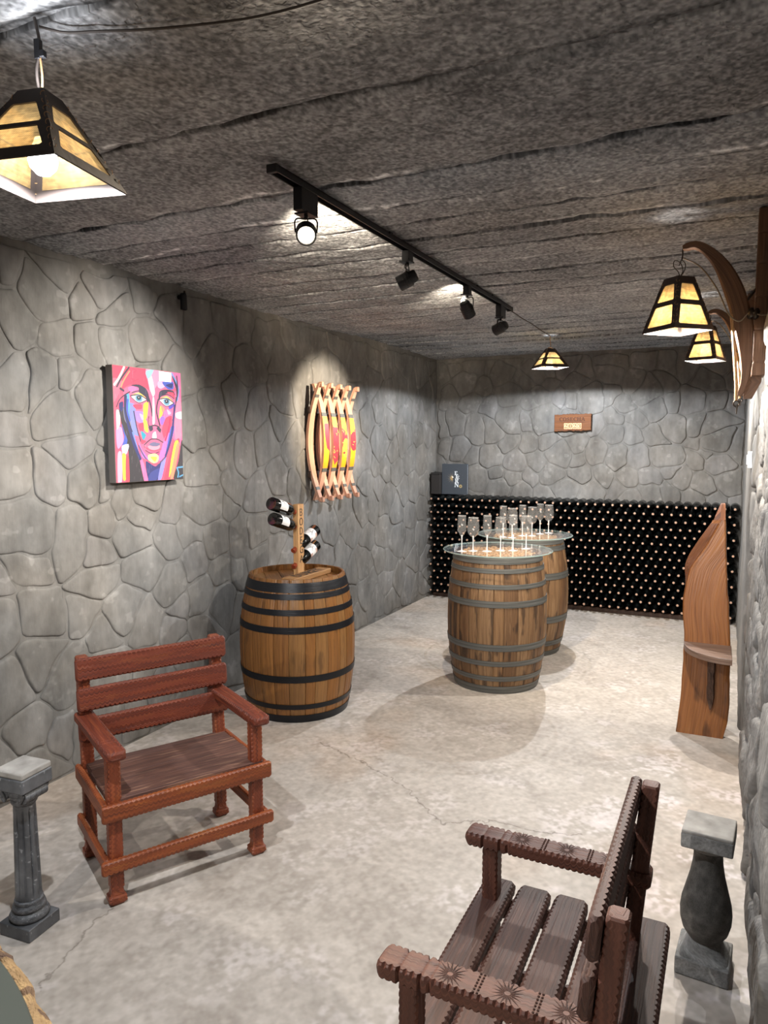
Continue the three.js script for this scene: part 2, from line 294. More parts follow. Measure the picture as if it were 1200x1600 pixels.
// ceiling: one cast strip between every two shuttering-board joints, rough underneath, each at its own level
reseed(77);
SEAMS.slice(0, -1).forEach((z0, k) => {
  const z1 = SEAMS[k + 1], near = z0 > -4.3, nx = near ? 200 : 120, nz = Math.max(8, Math.round((z1 - z0) / (near ? 0.022 : 0.03)));
  const lev = rr(-0.005, 0.007), tilt = rr(-0.006, 0.006), pos = [], uv = [], idx = [];
  for (let j = 0; j <= nz + 2; j++) for (let i = 0; i <= nx; i++) {
    const jj = clamp(j - 1, 0, nz), x = mix(XL, XFAR, i / nx), t = jj / nz; let z = mix(z0, z1, t);
    const edge = Math.min(t, 1 - t) * (z1 - z0); const jag = 1 - sstep(0, 0.05, edge);
    if (jj === 0 && j > 0) z += 0.004 + Math.abs(noise3(x * 16, k * 7, 9)) * 0.014;
    if (jj === nz && j < nz + 2) z -= 0.004 + Math.abs(noise3(x * 16, k * 7 + 3, 9)) * 0.014;
    let y = HC + lev + tilt * (t - 0.5) * 2 + noise3(x * 1.4, z * 1.6, 3) * 0.016 + noise3(x * 11, z * 16, 4) * 0.008 + noise3(x * 31, z * 40, 8) * 0.006;
    y += (z < -2.4 ? mix(0.55, 0.18, sstep(-2.4, -5, z)) : 1) * jag * (0.008 + noise3(x * 9, k * 11 + (t > 0.5 ? 5 : 0), 15) * 0.020) * (0.5 + 0.5 * sstep(-0.35, 0.1, noise3(x * 1.3, k * 5, 19)));
    if (j === 0 || j === nz + 2) { y = HC + 0.03; z = j === 0 ? z0 : z1; }
    pos.push(x, y, z); uv.push((x - CX0) / CEW, (z - CZ0) / CED);
  }
  for (let j = 0; j < nz + 2; j++) for (let i = 0; i < nx; i++) { const a = j * (nx + 1) + i, b = a + 1, c = a + nx + 1, d = c + 1; idx.push(a, b, c, b, d, c); }
  const g = new THREE.BufferGeometry(); g.setAttribute('position', new THREE.Float32BufferAttribute(pos, 3)); g.setAttribute('uv', new THREE.Float32BufferAttribute(uv, 2)); g.setIndex(idx); g.computeVertexNormals();
  part('panel', g, CEIL, ceiling);
});

// stones: cells round hand-placed centres, each with rounded shoulders, its own tilt and tone
function stoneCells(seeds, bounds, gap) {
  const [u0, u1, v0, v1] = bounds;
  return seeds.map((s, i) => {
    let poly = [[u0, v0], [u1, v0], [u1, v1], [u0, v1]];
    for (let j = 0; j < seeds.length && poly.length; j++) if (j !== i) {
      const o = seeds[j], nx = o[0] - s[0], ny = o[1] - s[1], L = Math.hypot(nx, ny); if (L > 1.6) continue;
      const sh = 0.5 + (h2(i, 5, 21) - h2(j, 5, 21)) * 0.009 / (L * L), mx = s[0] + nx * clamp(sh, 0.3, 0.7), my = s[1] + ny * clamp(sh, 0.3, 0.7), g = gap * (0.6 + 0.9 * h2(Math.min(i, j), Math.max(i, j), 3)), D = (p) => ((p[0] - mx) * nx + (p[1] - my) * ny) / L + g, out = [];
      for (let k = 0; k < poly.length; k++) { const a = poly[k], b = poly[(k + 1) % poly.length], da = D(a), db = D(b); if (da <= 0) out.push(a); if ((da < 0 && db > 0) || (da > 0 && db < 0)) { const t = da / (da - db); out.push([a[0] + (b[0] - a[0]) * t, a[1] + (b[1] - a[1]) * t]); } }
      poly = out;
    }
    return poly;
  });
}
function stoneGeo(poly, map, hh, rough, id, bounds) {
  const cut = (P) => { const o = []; P.forEach((a, k) => { const b = P[(k + 1) % P.length]; o.push([a[0] * 0.89 + b[0] * 0.11, a[1] * 0.89 + b[1] * 0.11], [a[0] * 0.11 + b[0] * 0.89, a[1] * 0.11 + b[1] * 0.89]); }); return o; };
  let P = cut(cut(poly)); const N = 44, len = []; let tot = 0;
  P.forEach((a, k) => { const b = P[(k + 1) % P.length]; len.push(Math.hypot(b[0] - a[0], b[1] - a[1])); tot += len[k]; });
  const Q = []; let k = 0, acc = 0;
  for (let i = 0; i < N; i++) { const t = tot * i / N; while (acc + len[k] < t) { acc += len[k]; k++; } const f = (t - acc) / (len[k] || 1), a = P[k], b = P[(k + 1) % P.length]; Q.push([a[0] + (b[0] - a[0]) * f, a[1] + (b[1] - a[1]) * f]); }
  const warp = (p) => { const [x, y] = p; p[0] += noise3(x * 4.2, y * 4.2, 310) * 0.085 + noise3(x * 13, y * 13, 311) * 0.022; p[1] += noise3(x * 4.2 + 40, y * 4.2, 312) * 0.085 + noise3(x * 13, y * 13 + 30, 313) * 0.022; };
  if (bounds) Q.forEach(q => { const x = q[0], y = q[1]; warp(q); q[0] = clamp(q[0], bounds[0], bounds[1]); q[1] = clamp(q[1], bounds[2], bounds[3]); });
  let cx = 0, cy = 0; Q.forEach(q => { cx += q[0] / N; cy += q[1] / N; });
  Q.forEach(q => { const d = Math.hypot(q[0] - cx, q[1] - cy), w = 1 + noise3(q[0] * 9, q[1] * 9, 300 + id % 7) * 0.012 / Math.max(d, 0.05) * 1.4; q[0] = cx + (q[0] - cx) * w; q[1] = cy + (q[1] - cy) * w; });
  const tx = (h2(id, 1, 8) - 0.5) * 0.045, ty = (h2(id, 2, 8) - 0.5) * 0.045, hs = hh * (0.75 + 0.6 * h2(id, 3, 8));
  const pos = [], uv = [], idx = [], ins = [0, 0.0022, 0.006, 0.013, 0.028], lift = [-0.25, 0.35, 0.72, 0.93, 1.0];
  const put = (u, v, n) => { const w = n + noise3(u * 7, v * 7, 400) * rough * 1.6 + noise3(u * 26, v * 26, 401) * rough * 0.6 + ((u - cx) * tx + (v - cy) * ty) * (n > 0 ? 1 : 0); const p = map(u, v, Math.max(-0.004, w)); pos.push(p[0], p[1], p[2]); uv.push(u, v); };
  for (let r = 0; r < 7; r++) for (const q of Q) {
    const d = Math.hypot(q[0] - cx, q[1] - cy); let f = r < 5 ? 1 - Math.min(ins[r] / d, 0.75 - 0.05 * (5 - r)) : (1 - Math.min(0.036 / d, 0.7)) * (r === 5 ? 0.66 : 0.33);
    put(cx + (q[0] - cx) * f, cy + (q[1] - cy) * f, hs * (r < 5 ? lift[r] : r === 5 ? 1.04 : 1.07));
  }
  const c = pos.length / 3; put(cx, cy, hs * 1.08);
  for (let r = 0; r < 6; r++) for (let i = 0; i < N; i++) { const a = r * N + i, b = r * N + (i + 1) % N, e = a + N, f = b + N; idx.push(a, b, e, b, f, e); }
  for (let i = 0; i < N; i++) idx.push(6 * N + i, 6 * N + (i + 1) % N, c);
  const g = new THREE.BufferGeometry(); g.setAttribute('position', new THREE.Float32BufferAttribute(pos, 3)); g.setAttribute('uv', new THREE.Float32BufferAttribute(uv, 2)); g.setIndex(idx); g.computeVertexNormals(); return g;
}
function fillSeeds(seeds, [u0, u1, v0, v1], r, tries) { for (let i = 0; i < tries; i++) { const p = [rr(u0, u1), rr(v0, v1)]; if (seeds.every(q => Math.hypot(q[0] - p[0], q[1] - p[1]) > r)) seeds.push(p); } return seeds; }
const pairs = (s) => s.trim().split(/\s+/).map(t => t.split(',').map(Number));
reseed(4242);
const leftSeeds = pairs(`-2.17,2.36 -2.33,2.28 -2.2,2.12 -2.38,2.07 -2.55,2.3 -2.67,2.39 -2.76,2.25 -2.59,2.07 -2.79,2.09 -2.99,2.15 -3.18,2.33 -2.18,1.87 -2.29,1.89 -2.44,1.89 -2.59,1.82 -2.16,1.67 -2.43,1.7 -2.4,2.41 -2.97,2.4 -3.21,2
 -2.44,1.59 -2.62,1.43 -2.21,1.23 -2.43,1.18 -2.65,1.25 -2.59,1.09 -2.91,1.22 -2.84,1.11 -2.79,1.34 -2.95,1.36 -3.14,1.27 -3.08,1.08 -3.41,1.21 -3.41,1.42 -3.61,1.54 -3.81,1.52 -3.71,1.34 -3.64,1.19 -3.3,1.08 -3.52,1 -3.31,0.9 -3.08,0.8 -2.88,0.91
 -2.57,0.93 -2.2,1.03 -2.09,0.95 -2.49,0.8 -2.26,0.82 -2.76,0.71 -2.9,0.61 -3.17,0.64 -3.37,0.66 -3.54,0.79 -3.55,0.61 -3.42,0.47 -3.09,0.53 -3.73,0.79 -3.71,0.56 -3.73,1.02 -3.92,1.03 -3.95,1.25 -3.94,0.85 -2.64,0.63 -2.07,0.81 -2.15,1.49 -2.31,1.45 -2.51,1.42
 -2.27,0.57 -2.1,0.49 -2.19,0.29 -2.35,0.25 -2.23,0.14 -2.37,0.49`);
fillSeeds(leftSeeds, [ZB + 0.05, -1.3, 0.08, HC - 0.05], 0.20, 2600);
stoneCells(leftSeeds, [ZB + 0.012, -1.2, 0.012, HC - 0.03], 0.0030).forEach((P, i) => { if (P.length > 2) part('stone', stoneGeo(P, (u, v, n) => [XL + n, v, u], 0.0085, 0.0040, i + 1, [ZB + 0.012, -1.2, 0.012, HC - 0.03]), PLASTER[i * 7 % 5], wallLeft); });
const backSeeds = pairs(`-2.63,2.4 -2.8,2.37 -2.43,2.41 -2.25,2.4 -2.04,2.41 -2.52,2.2 -2.69,2.1 -2.35,2.15 -2.06,2.09 -1.93,2.21 -2.26,1.95 -2.43,2.02 -2.05,1.83 -2.63,1.81 -2.4,1.73 -1.9,1.8 -1.71,1.83 -2.1,1.6 -1.87,1.59 -1.66,1.61 -1.99,1.41 -1.76,1.42 -2.27,1.73 -2.24,1.48
 -2.74,1.55 -2.58,1.55 -2.43,1.47 -2.19,1.29 -2.03,1.21 -2.37,1.26 -1.83,1.22 -1.59,1.27 -1.37,1.27 -1.13,1.26 -0.9,1.24 -0.7,1.24 -1.56,1.5 -1.39,1.45 -1.4,1.59 -1.19,1.53 -1.23,1.77 -1.04,1.82 -1.06,1.65 -0.87,1.66 -1,1.46 -0.77,1.46 -0.81,1.81 -0.62,1.67 -0.56,1.48 -0.52,1.76 -0.52,1.32
 -0.7,1.91 -0.95,1.96 -1.28,1.99 -1.42,1.98 -1.57,2 -1.4,2.16 -1.7,2.2 -1.1,2.25 -0.91,2.15 -0.76,2.37 -1.06,2.41 -0.64,2.14 -0.59,2.34 -0.45,2.34 -0.38,1.99 -0.53,1.97 -0.26,2.17 -0.21,1.96 -0.16,1.8 -0.06,1.94 -0.3,1.6 -0.13,1.6 -0.19,1.51 -0.31,1.44 -0.1,1.42 -0.28,1.23 -0.03,1.26 -0.43,1.27 -1.31,2.31
 -1.53,2.39 -1.85,2.28 -2.11,2.29 -2.15,1.13 -1.26,1.13 -1.02,1.13 -0.72,1.12 -0.52,1.15 -0.34,1.12`);
fillSeeds(backSeeds, [XL + 0.05, 0.06, 1.0, HC - 0.04], 0.16, 1200);
stoneCells(backSeeds, [XL + 0.014, 0.07, 0.97, HC - 0.03], 0.0034).forEach((P, i) => { if (P.length > 2) part('stone', stoneGeo(P, (u, v, n) => [u, v, ZB + n], 0.0085, 0.0038, i + 400, [XL + 0.014, 0.07, 0.97, HC - 0.03]), PLASTER[i * 7 % 5], wallBack); });
// right wall: blocks behind, rougher boulders nearer
reseed(99);
const farRight = []; for (let k = 0; k < 9; k++) farRight.push([-4.08 + rr(-0.05, 0.05), 0.13 + k * 0.28 + rr(-0.04, 0.04)]);
stoneCells(farRight, [-4.3, -3.86, 0.004, HC - 0.02], 0.006).forEach((P, i) => { if (P.length > 2) part('stone', stoneGeo(P, (u, v, n) => [XR + 0.038 - n, v, u], 0.040, 0.010, i + 700), PLASTER[i % 3], wallRight); });
const nearRight = []; for (let c = 0; c < 7; c++) for (let k = 0; k < 9; k++) nearRight.push([-3.66 + c * 0.32 + rr(-0.05, 0.05), 0.12 + k * 0.28 + (c % 2) * 0.12 + rr(-0.05, 0.05)]);
stoneCells(nearRight, [-3.86, ZEND + 0.01, 0.004, HC - 0.02], 0.008).forEach((P, i) => { if (P.length > 2) part('stone', stoneGeo(P, (u, v, n) => [XR + 0.038 - n, v, u], 0.038, 0.018, i + 720), ROUGHSTONE, wallRight); });

// ───────────────────────── barrels
function barrel(name, label, { H, rb, rm, rt, hoops, hoopMat, staveMats, pos, turn, n = 26, deep = 0.03, group, headMat }) {
  const t = thing(name, label, 'barrel', pos, turn, group);
  const r = (h) => { const k = (h - H / 2) / (H / 2); return rm - (rm - (k > 0 ? rt : rb)) * Math.pow(Math.abs(k), 2); };
  const ang = []; let s = 0; for (let i = 0; i < n; i++) { const w = rr(0.7, 1.3); ang.push(s); s += w; } ang.push(s);
  for (let i = 0; i < n; i++) {
    const a0 = ang[i] / s * Math.PI * 2 + 0.0028, a1 = ang[i + 1] / s * Math.PI * 2 - 0.0028, rings = [], bump = rr(-0.0008, 0.0012);
    for (let k = 0; k <= 16; k++) {
      const h = H * k / 16, R = r(h) + bump, th = k === 0 || k === 16 ? 0.014 : 0.022, q = [];
      const e = 0.0022 / R;
      for (const f of [0, 0.06, 0.35, 0.65, 0.94, 1]) { const a = mix(a0, a1, f), rr2 = R - (f === 0 || f === 1 ? 0.0025 : 0); q.push(V(Math.cos(a) * rr2, h, Math.sin(a) * rr2)); }
      for (const f of [1, 0]) { const a = mix(a0, a1, f); q.push(V(Math.cos(a) * (R - th), h, Math.sin(a) * (R - th))); }
      rings.push(q);
    }
    part('stave', loft(rings, { crease: 35, uo: rr(0, 4), vo: rr(0, 4) }), staveMats[Math.floor(rnd() * staveMats.length)], t);
  }
  for (const [h0, h1] of hoops) {
    const P = []; const m = 5; for (let k = 0; k <= m; k++) { const h = mix(h0, h1, k / m); P.push([r(h) + 0.0042, h]); }
    const prof = [[r(h0) + 0.0002, h0 + 0.0005], ...P, [r(h1) + 0.0002, h1 - 0.0005]];
    const hp = part('hoop', toCreasedNormals(lathe(prof, 96), 40 * DEG), hoopMat, t);
    const ra = rr(0, 6.28), hm = (h0 + h1) / 2;
    part('rivet', merge([-0.05, 0.05].map(d => pl(new THREE.SphereGeometry(0.004, 8, 6), Math.cos(ra + d) * (r(hm) + 0.004), hm, Math.sin(ra + d) * (r(hm) + 0.004)))), hoopMat, hp);
  }
  const R = r(H - deep) - 0.02, nb = 6, dirs = 0.3;                       // head boards
  for (let i = 0; i < nb; i++) {
    const x0 = -R + 2 * R * i / nb + 0.0015, x1 = -R + 2 * R * (i + 1) / nb - 0.0015, sh = new THREE.Shape(), c = (x) => Math.sqrt(Math.max(0, R * R - x * x));
    const m = 8; sh.moveTo(x0, -c(x0)); for (let k = 1; k <= m; k++) { const x = mix(x0, x1, k / m); sh.lineTo(x, -c(x)); } for (let k = m; k >= 0; k--) { const x = mix(x0, x1, k / m); sh.lineTo(x, c(x)); }
    const g = new THREE.ExtrudeGeometry(sh, { depth: 0.018, bevelEnabled: false }); g.rotateX(-Math.PI / 2); const p = g.attributes.position, uv = g.attributes.uv; for (let k = 0; k < p.count; k++) uv.setXY(k, p.getZ(k) + i * 0.7, p.getX(k));
    part('head_board', pl(g, 0, H - deep - 0.018, 0, 0, dirs, 0), headMat || staveMats[i % staveMats.length], t);
  }
  return t;
}
reseed(1001);
const B1 = [-2.354, -3.664], B2 = [-1.397, -4.631], B3 = [-1.445, -5.5];
barrel('wine_barrel', 'varnished oak barrel with black hoops by the left wall, holding the bottle stand', { H: 0.827, rb: 0.299, rm: 0.347, rt: 0.285, pos: [B1[0], 0, B1[1]], turn: 0.4, hoopMat: BLACKHOOP, staveMats: OAK, n: 28, deep: 0.034,
  hoops: [[0.001, 0.046], [0.083, 0.112], [0.246, 0.285], [0.529, 0.567], [0.631, 0.664], [0.719, 0.75], [0.758, 0.81]] });
barrel('wine_barrel', 'weathered oak barrel with grey hoops, the nearer of the two glass-topped tables', { H: 0.887, rb: 0.275, rm: 0.328, rt: 0.285, pos: [B2[0], 0, B2[1]], turn: 1.1, hoopMat: GREYHOOP, staveMats: OLDOAK, n: 24, deep: 0.03,
  hoops: [[0.001, 0.051], [0.087, 0.120], [0.188, 0.222], [0.289, 0.331], [0.569, 0.610], [0.684, 0.714], [0.783, 0.812], [0.840, 0.884]] });
barrel('wine_barrel', 'lighter oak barrel half hidden behind another, nearest to the bottle stack', { H: 0.887, rb: 0.275, rm: 0.340, rt: 0.285, pos: [B3[0], 0, B3[1]], turn: 2.3, hoopMat: GREYHOOP, staveMats: OLDOAK, n: 22, deep: 0.03,
  hoops: [[0.003, 0.040], [0.081, 0.121], [0.262, 0.312], [0.590, 0.638], [0.797, 0.835], [0.846, 0.884]] });
// corks poured over both heads, under the glass
for (const [[bx, bz], lab] of [[B2, 'wine corks covering the head of the nearer glass-topped barrel'], [B3, 'wine corks covering the head of the farther glass-topped barrel']]) {
  const list = []; const cg = cyl(0.0095, 0.0095, 0.036, 10);
  for (let i = 0; i < 260; i++) { const a = rnd() * 6.2832, R = Math.sqrt(rnd()) * 0.238; list.push(pl(cg.clone(), bx + Math.cos(a) * R, 0.868 + rnd() * 0.007, bz + Math.sin(a) * R, Math.PI / 2 + rr(-0.1, 0.1), rr(0, 6.28), 0)); }
  const m = solo('cork_fill', merge(list), CORKFILL, lab, 'corks'); m.userData.kind = 'stuff';
}
// round glass tops
for (const [[bx, bz], R, lab] of [[B2, 0.361, 'round glass top with a green edge on the nearer barrel'], [B3, 0.365, 'round glass top with a green edge on the farther barrel']]) {
  const t = thing('glass_top', lab, 'glass top', [bx, 0.8895, bz]);
  part('pane', toCreasedNormals(lathe([[0, 0], [R - 0.003, 0], [R - 0.003, 0.009], [0, 0.009]].reverse(), 96), 40 * DEG), PANE, t);
  part('edge', toCreasedNormals(lathe([[R - 0.003, 0], [R, 0.003], [R, 0.006], [R - 0.003, 0.009]], 96), 40 * DEG), EDGE, t);
}
// glasses
const swirl = canvasTex(128, 128, (c) => { c.fillStyle = '#000'; c.fillRect(0, 0, 128, 128); c.strokeStyle = '#fff'; c.lineWidth = 8; c.lineCap = 'round'; c.beginPath(); c.arc(72, 70, 22, 0.4, 5.4); c.stroke(); c.beginPath(); c.moveTo(46, 66); c.quadraticCurveTo(60, 96, 108, 78); c.stroke(); c.lineWidth = 6; c.beginPath(); c.moveTo(30, 40); c.lineTo(44, 52); c.moveTo(56, 22); c.lineTo(62, 38); c.stroke(); }, false);
const ETCH = std({ color: 0xffffff, alphaMap: swirl, alphaTest: 0.5, side: THREE.DoubleSide, roughness: 0.7 });
function makeGlass(kind) {
  const t = new THREE.Group();
  const flute = kind === 'flute';
  const bowl = flute ? [[0.004, 0.098], [0.012, 0.106], [0.024, 0.128], [0.0285, 0.138], [0.0275, 0.17], [0.0255, 0.232]] : [[0.004, 0.090], [0.016, 0.096], [0.030, 0.112], [0.0385, 0.138], [0.039, 0.158], [0.0355, 0.190], [0.0315, 0.218]];
  const curve = new THREE.SplineCurve(bowl.map(p => new THREE.Vector2(...p))).getPoints(26);
  part('bowl', new THREE.LatheGeometry(curve, 40), BOWLGLASS, t);
  const top = curve[curve.length - 1]; part('rim', pl(new THREE.TorusGeometry(top.x, 0.0008, 6, 40), 0, top.y, 0, Math.PI / 2), SOLIDGLASS, t);
  const y1 = bowl[0][1]; part('stem', lathe([[0, 0.004], [0.006, 0.005], [0.0036, 0.02], [0.0032, y1 - 0.03], [0.005, y1 - 0.004], [0.006, y1 + 0.006], [0, y1 + 0.010]].reverse(), 20), SOLIDGLASS, t);
  part('foot', lathe([[0, 0], [0.031, 0], [0.0315, 0.001], [0.012, 0.004], [0, 0.006]].reverse(), 40), SOLIDGLASS, t);
  const w = 0.022, y0 = flute ? 0.165 : 0.135, R = (flute ? 0.0285 : 0.0397);
  part('engraving', pl(new THREE.CylinderGeometry(R, R, w, 12, 1, true, -w / R / 2, w / R), 0, y0 + w / 2, 0), ETCH, t);
  return t;
}
const G0 = { flute: makeGlass('flute'), wine: makeGlass('wine') };
const glassSpots = [
  ['flute', -1.573, -4.416, 'tall flute at the left end of the front row, nearer barrel top'], ['wine', -1.511, -4.461, 'rounded wine glass between the two leftmost flutes, nearer barrel'],
  ['flute', -1.425, -4.488, 'second flute from the left on the nearer barrel top'], ['wine', -1.354, -4.553, 'rounded wine glass in the middle of the nearer barrel top'],
  ['flute', -1.281, -4.589, 'flute between the two right-hand wine glasses on the nearer barrel'], ['wine', -1.226, -4.711, 'rounded wine glass at the right end of the nearer barrel row'],
  ['flute', -1.534, -5.22, 'flute at the left end of the row on the farther barrel'], ['wine', -1.464, -5.214, 'rounded wine glass second from the left on the farther barrel'],
  ['flute', -1.425, -5.357, 'middle flute of three on the farther barrel'], ['wine', -1.359, -5.388, 'rounded wine glass in the middle of the farther barrel row'],
  ['flute', -1.333, -5.53, 'rightmost flute on the farther barrel, beside the last wine glass'], ['wine', -1.287, -5.619, 'rounded wine glass at the right end of the farther barrel row']];
glassSpots.forEach(([k, x, z, lab]) => {
  const o = G0[k].clone(); o.name = numbered(k === 'flute' ? 'champagne_flute' : 'wine_glass'); scene.add(o); o.position.set(x, 0.8988, z); o.rotation.y = Math.atan2(-x, -z) + rr(-0.1, 0.5);
  o.userData = { label: lab, category: k === 'flute' ? 'flute' : 'wine glass', group: z > -5 ? 'glasses on the nearer barrel' : 'glasses on the farther barrel' };
});

// ───────────────────────── bottle stack across the back wall
reseed(555);
const PITCH = 0.0780, ROWH = 0.0677, NCOL = 37, NROW = 15, STX = -2.786, STY = 1.031, NECKZ = -6.872;
solo('stack_plinth', merge([pl(board(2.83, 0.040, 0.16, { c: 0.003 }), -1.385, 0.021, -7.055)]), BEAMDARK, 'long low timber under the bottom row of stacked bottles', 'plinth');
const bodyPts = [[0, 0], [0.034, 0], [0.0370, 0.004], [0.0372, 0.165], [0.035, 0.182], [0.022, 0.206], [0.0150, 0.220], [0.0142, 0.262], [0.0156, 0.264], [0.0156, 0.274], [0.0135, 0.277], [0.011, 0.277]];
const stackBody = toCreasedNormals(lathe([...bodyPts].reverse(), 22), 40 * DEG); stackBody.rotateX(Math.PI / 2);
const stackCork = toCreasedNormals(lathe([[0, 0.279], [0.0090, 0.279], [0.0102, 0.277], [0.0102, 0.262]].slice(), 16), 30 * DEG); stackCork.rotateX(Math.PI / 2);
const ORD = ['first', 'second', 'third', 'fourth', 'fifth', 'sixth', 'seventh', 'eighth', 'ninth', 'tenth', 'eleventh', 'twelfth', 'thirteenth', 'fourteenth', 'fifteenth', 'sixteenth', 'seventeenth', 'eighteenth', 'nineteenth'];
const ord = (n) => n < 20 ? ORD[n - 1] : n === 20 ? 'twentieth' : n < 30 ? 'twenty-' + ORD[n - 21] : n === 30 ? 'thirtieth' : 'thirty-' + ORD[n - 31];
const slots = [];
for (let r = 0; r < NROW; r++) { const m = NCOL - (r % 2); for (let c = 0; c < m; c++) slots.push({ r, c, fr: m - c, x: STX + (c + (r % 2) / 2) * PITCH + rr(-0.0007, 0.0007), y: STY - r * ROWH + rr(-0.0007, 0.0007), z: NECKZ + rr(-0.008, 0.005) }); }
const hid = (s) => {
  for (const [[bx, bz], R, top] of [[B2, 0.27, 0.87], [B3, 0.28, 0.87]]) { const t = (bx * s.x + bz * s.z) / (s.x * s.x + s.z * s.z), d = Math.abs(bx * s.z - bz * s.x) / Math.hypot(s.x, s.z); if (d < R && 1.6 + (s.y - 1.6) * t < top) return true; }
  const t = -4.3 / s.z, x = s.x * t, y = 1.6 + (s.y - 1.6) * t; return x > -0.20 && x < 0 && y < 0.85;
};
slots.forEach(s => { s.hid = hid(s); s.d = Math.hypot(s.x, s.z, s.y - 1.6); });
const order = [...slots].sort((a, b) => (a.hid - b.hid) || a.d - b.d);
const own = new Set(order.slice(0, 298));
const bottle0 = new THREE.Group(); part('bottle_glass', stackBody, STACKED, bottle0); part('cork', stackCork, CORK, bottle0);
for (const s of slots) if (own.has(s)) {
  const o = bottle0.clone(); o.name = numbered('stacked_wine_bottle'); scene.add(o); o.position.set(s.x, s.y, s.z - 0.279); o.userData = { label: `stacked black wine bottle, ${ord(s.r + 1)} row from the top, ${ord(s.fr)} from the right wall`, category: 'bottle', group: 'wine bottles stacked against the back wall' };
}
{
  const rest = slots.filter(s => !own.has(s));
  const paint = (g, c) => { const q = clean(g.clone()); q.setAttribute('color', new THREE.Float32BufferAttribute(Array.from({ length: q.attributes.position.count }, () => [c.r, c.g, c.b]).flat(), 3)); return q; };
  const g = mergeGeometries([paint(stackBody, STACKED.color), paint(stackCork, CORK.color)]);
  const im = new THREE.InstancedMesh(g, new THREE.MeshPhysicalMaterial({ vertexColors: true, roughness: 0.35 }), rest.length), M = new THREE.Matrix4();
  rest.forEach((s, i) => { M.makeTranslation(s.x, s.y, s.z - 0.279); im.setMatrixAt(i, M); });
  im.name = 'stacked_wine_bottles'; im.castShadow = im.receiveShadow = true; im.userData = { label: 'remaining black wine bottles in the far left part of the stack', category: 'bottles', kind: 'stuff', group: 'wine bottles stacked against the back wall' }; scene.add(im);
}
// book and dark box on top of the stack
{
  const cover = canvasTex(540, 620, (c, w, h) => {
    c.fillStyle = '#3f444b'; c.fillRect(0, 0, w, h);
    c.save(); c.translate(225, 290); for (let i = 0; i < 17; i++) { const a = 1.45 + i * 0.206, L = i % 2 ? 112 : 140; c.fillStyle = i % 3 === 1 ? '#b9b2a4' : '#b09468'; c.beginPath(); c.moveTo(Math.cos(a - 0.05) * 34, Math.sin(a - 0.05) * 34); c.lineTo(Math.cos(a) * L, Math.sin(a) * L); c.lineTo(Math.cos(a + 0.07) * 34, Math.sin(a + 0.07) * 34); c.fill(); }
    c.fillStyle = '#a88a5c'; c.beginPath(); c.arc(0, 0, 46, 1.4, 4.9); c.fill(); c.fillStyle = '#f3ead8'; c.beginPath(); c.moveTo(-20, -50); c.lineTo(30, -20); c.lineTo(-5, 0); c.fill(); c.restore();
    c.fillStyle = '#b09a6c'; c.beginPath(); c.arc(400, 455, 34, 0, 7); c.fill(); c.fillStyle = '#7a6a4a'; c.beginPath(); c.arc(400, 455, 18, 0, 7); c.fill();
    c.fillStyle = '#8d949c'; for (const [x, y] of [[390, 200], [440, 225], [425, 300]]) c.fillRect(x, y, 5, 5);
    c.fillStyle = '#c4c9ce'; c.font = '22px serif'; c.textAlign = 'center';
  });
  const t = thing('book', 'slate grey book with a golden half sun and white letters, standing on the bottles', 'book', [-2.575, STY + 0.043, -6.99]);
  part('pages', rbox(0.262, 0.302, 0.022, 0.001), WHITE, t); t.children[0].position.set(0, 0.155, -0.016);
  part('cover', pl(rbox(0.272, 0.312, 0.004, 0.001), 0, 0.156, -0.003), std({ color: 0x3a4350, roughness: 0.6 }), t);
  part('cover', pl(rbox(0.272, 0.312, 0.004, 0.001), 0, 0.156, -0.029), std({ color: 0x2c333d, roughness: 0.6 }), t);
  part('cover_print', pl(new THREE.PlaneGeometry(0.268, 0.308), 0, 0.156, -0.0006), std({ map: cover, roughness: 0.6 }), t);
  const L = [['E', 0.014, 0.208, 0.038], ['T', 0.020, 0.176, 0.040], ['E', 0.040, 0.165, 0.030], ['R', 0.024, 0.130, 0.044], ['N', 0.022, 0.088, 0.046]];
  part('lettering', merge(L.map(([s, x, y, z]) => pl(text(s, z, serif, 0.0006), x, y + 0.01, -0.0004))), WHITE, t);
  t.rotation.y = 0.04;
  const b = thing('box', 'low dark box in the corner on the bottle stack, left of the book', 'box', [-2.765, STY + 0.043, -7.02]);
  part('carton', pl(rbox(0.10, 0.20, 0.16, 0.004), 0, 0.10, 0), std({ color: col(42, 38, 36), roughness: 0.7 }), b); part('lid', pl(rbox(0.104, 0.022, 0.164, 0.004), 0, 0.211, 0), std({ color: col(34, 31, 30), roughness: 0.7 }), b);
}
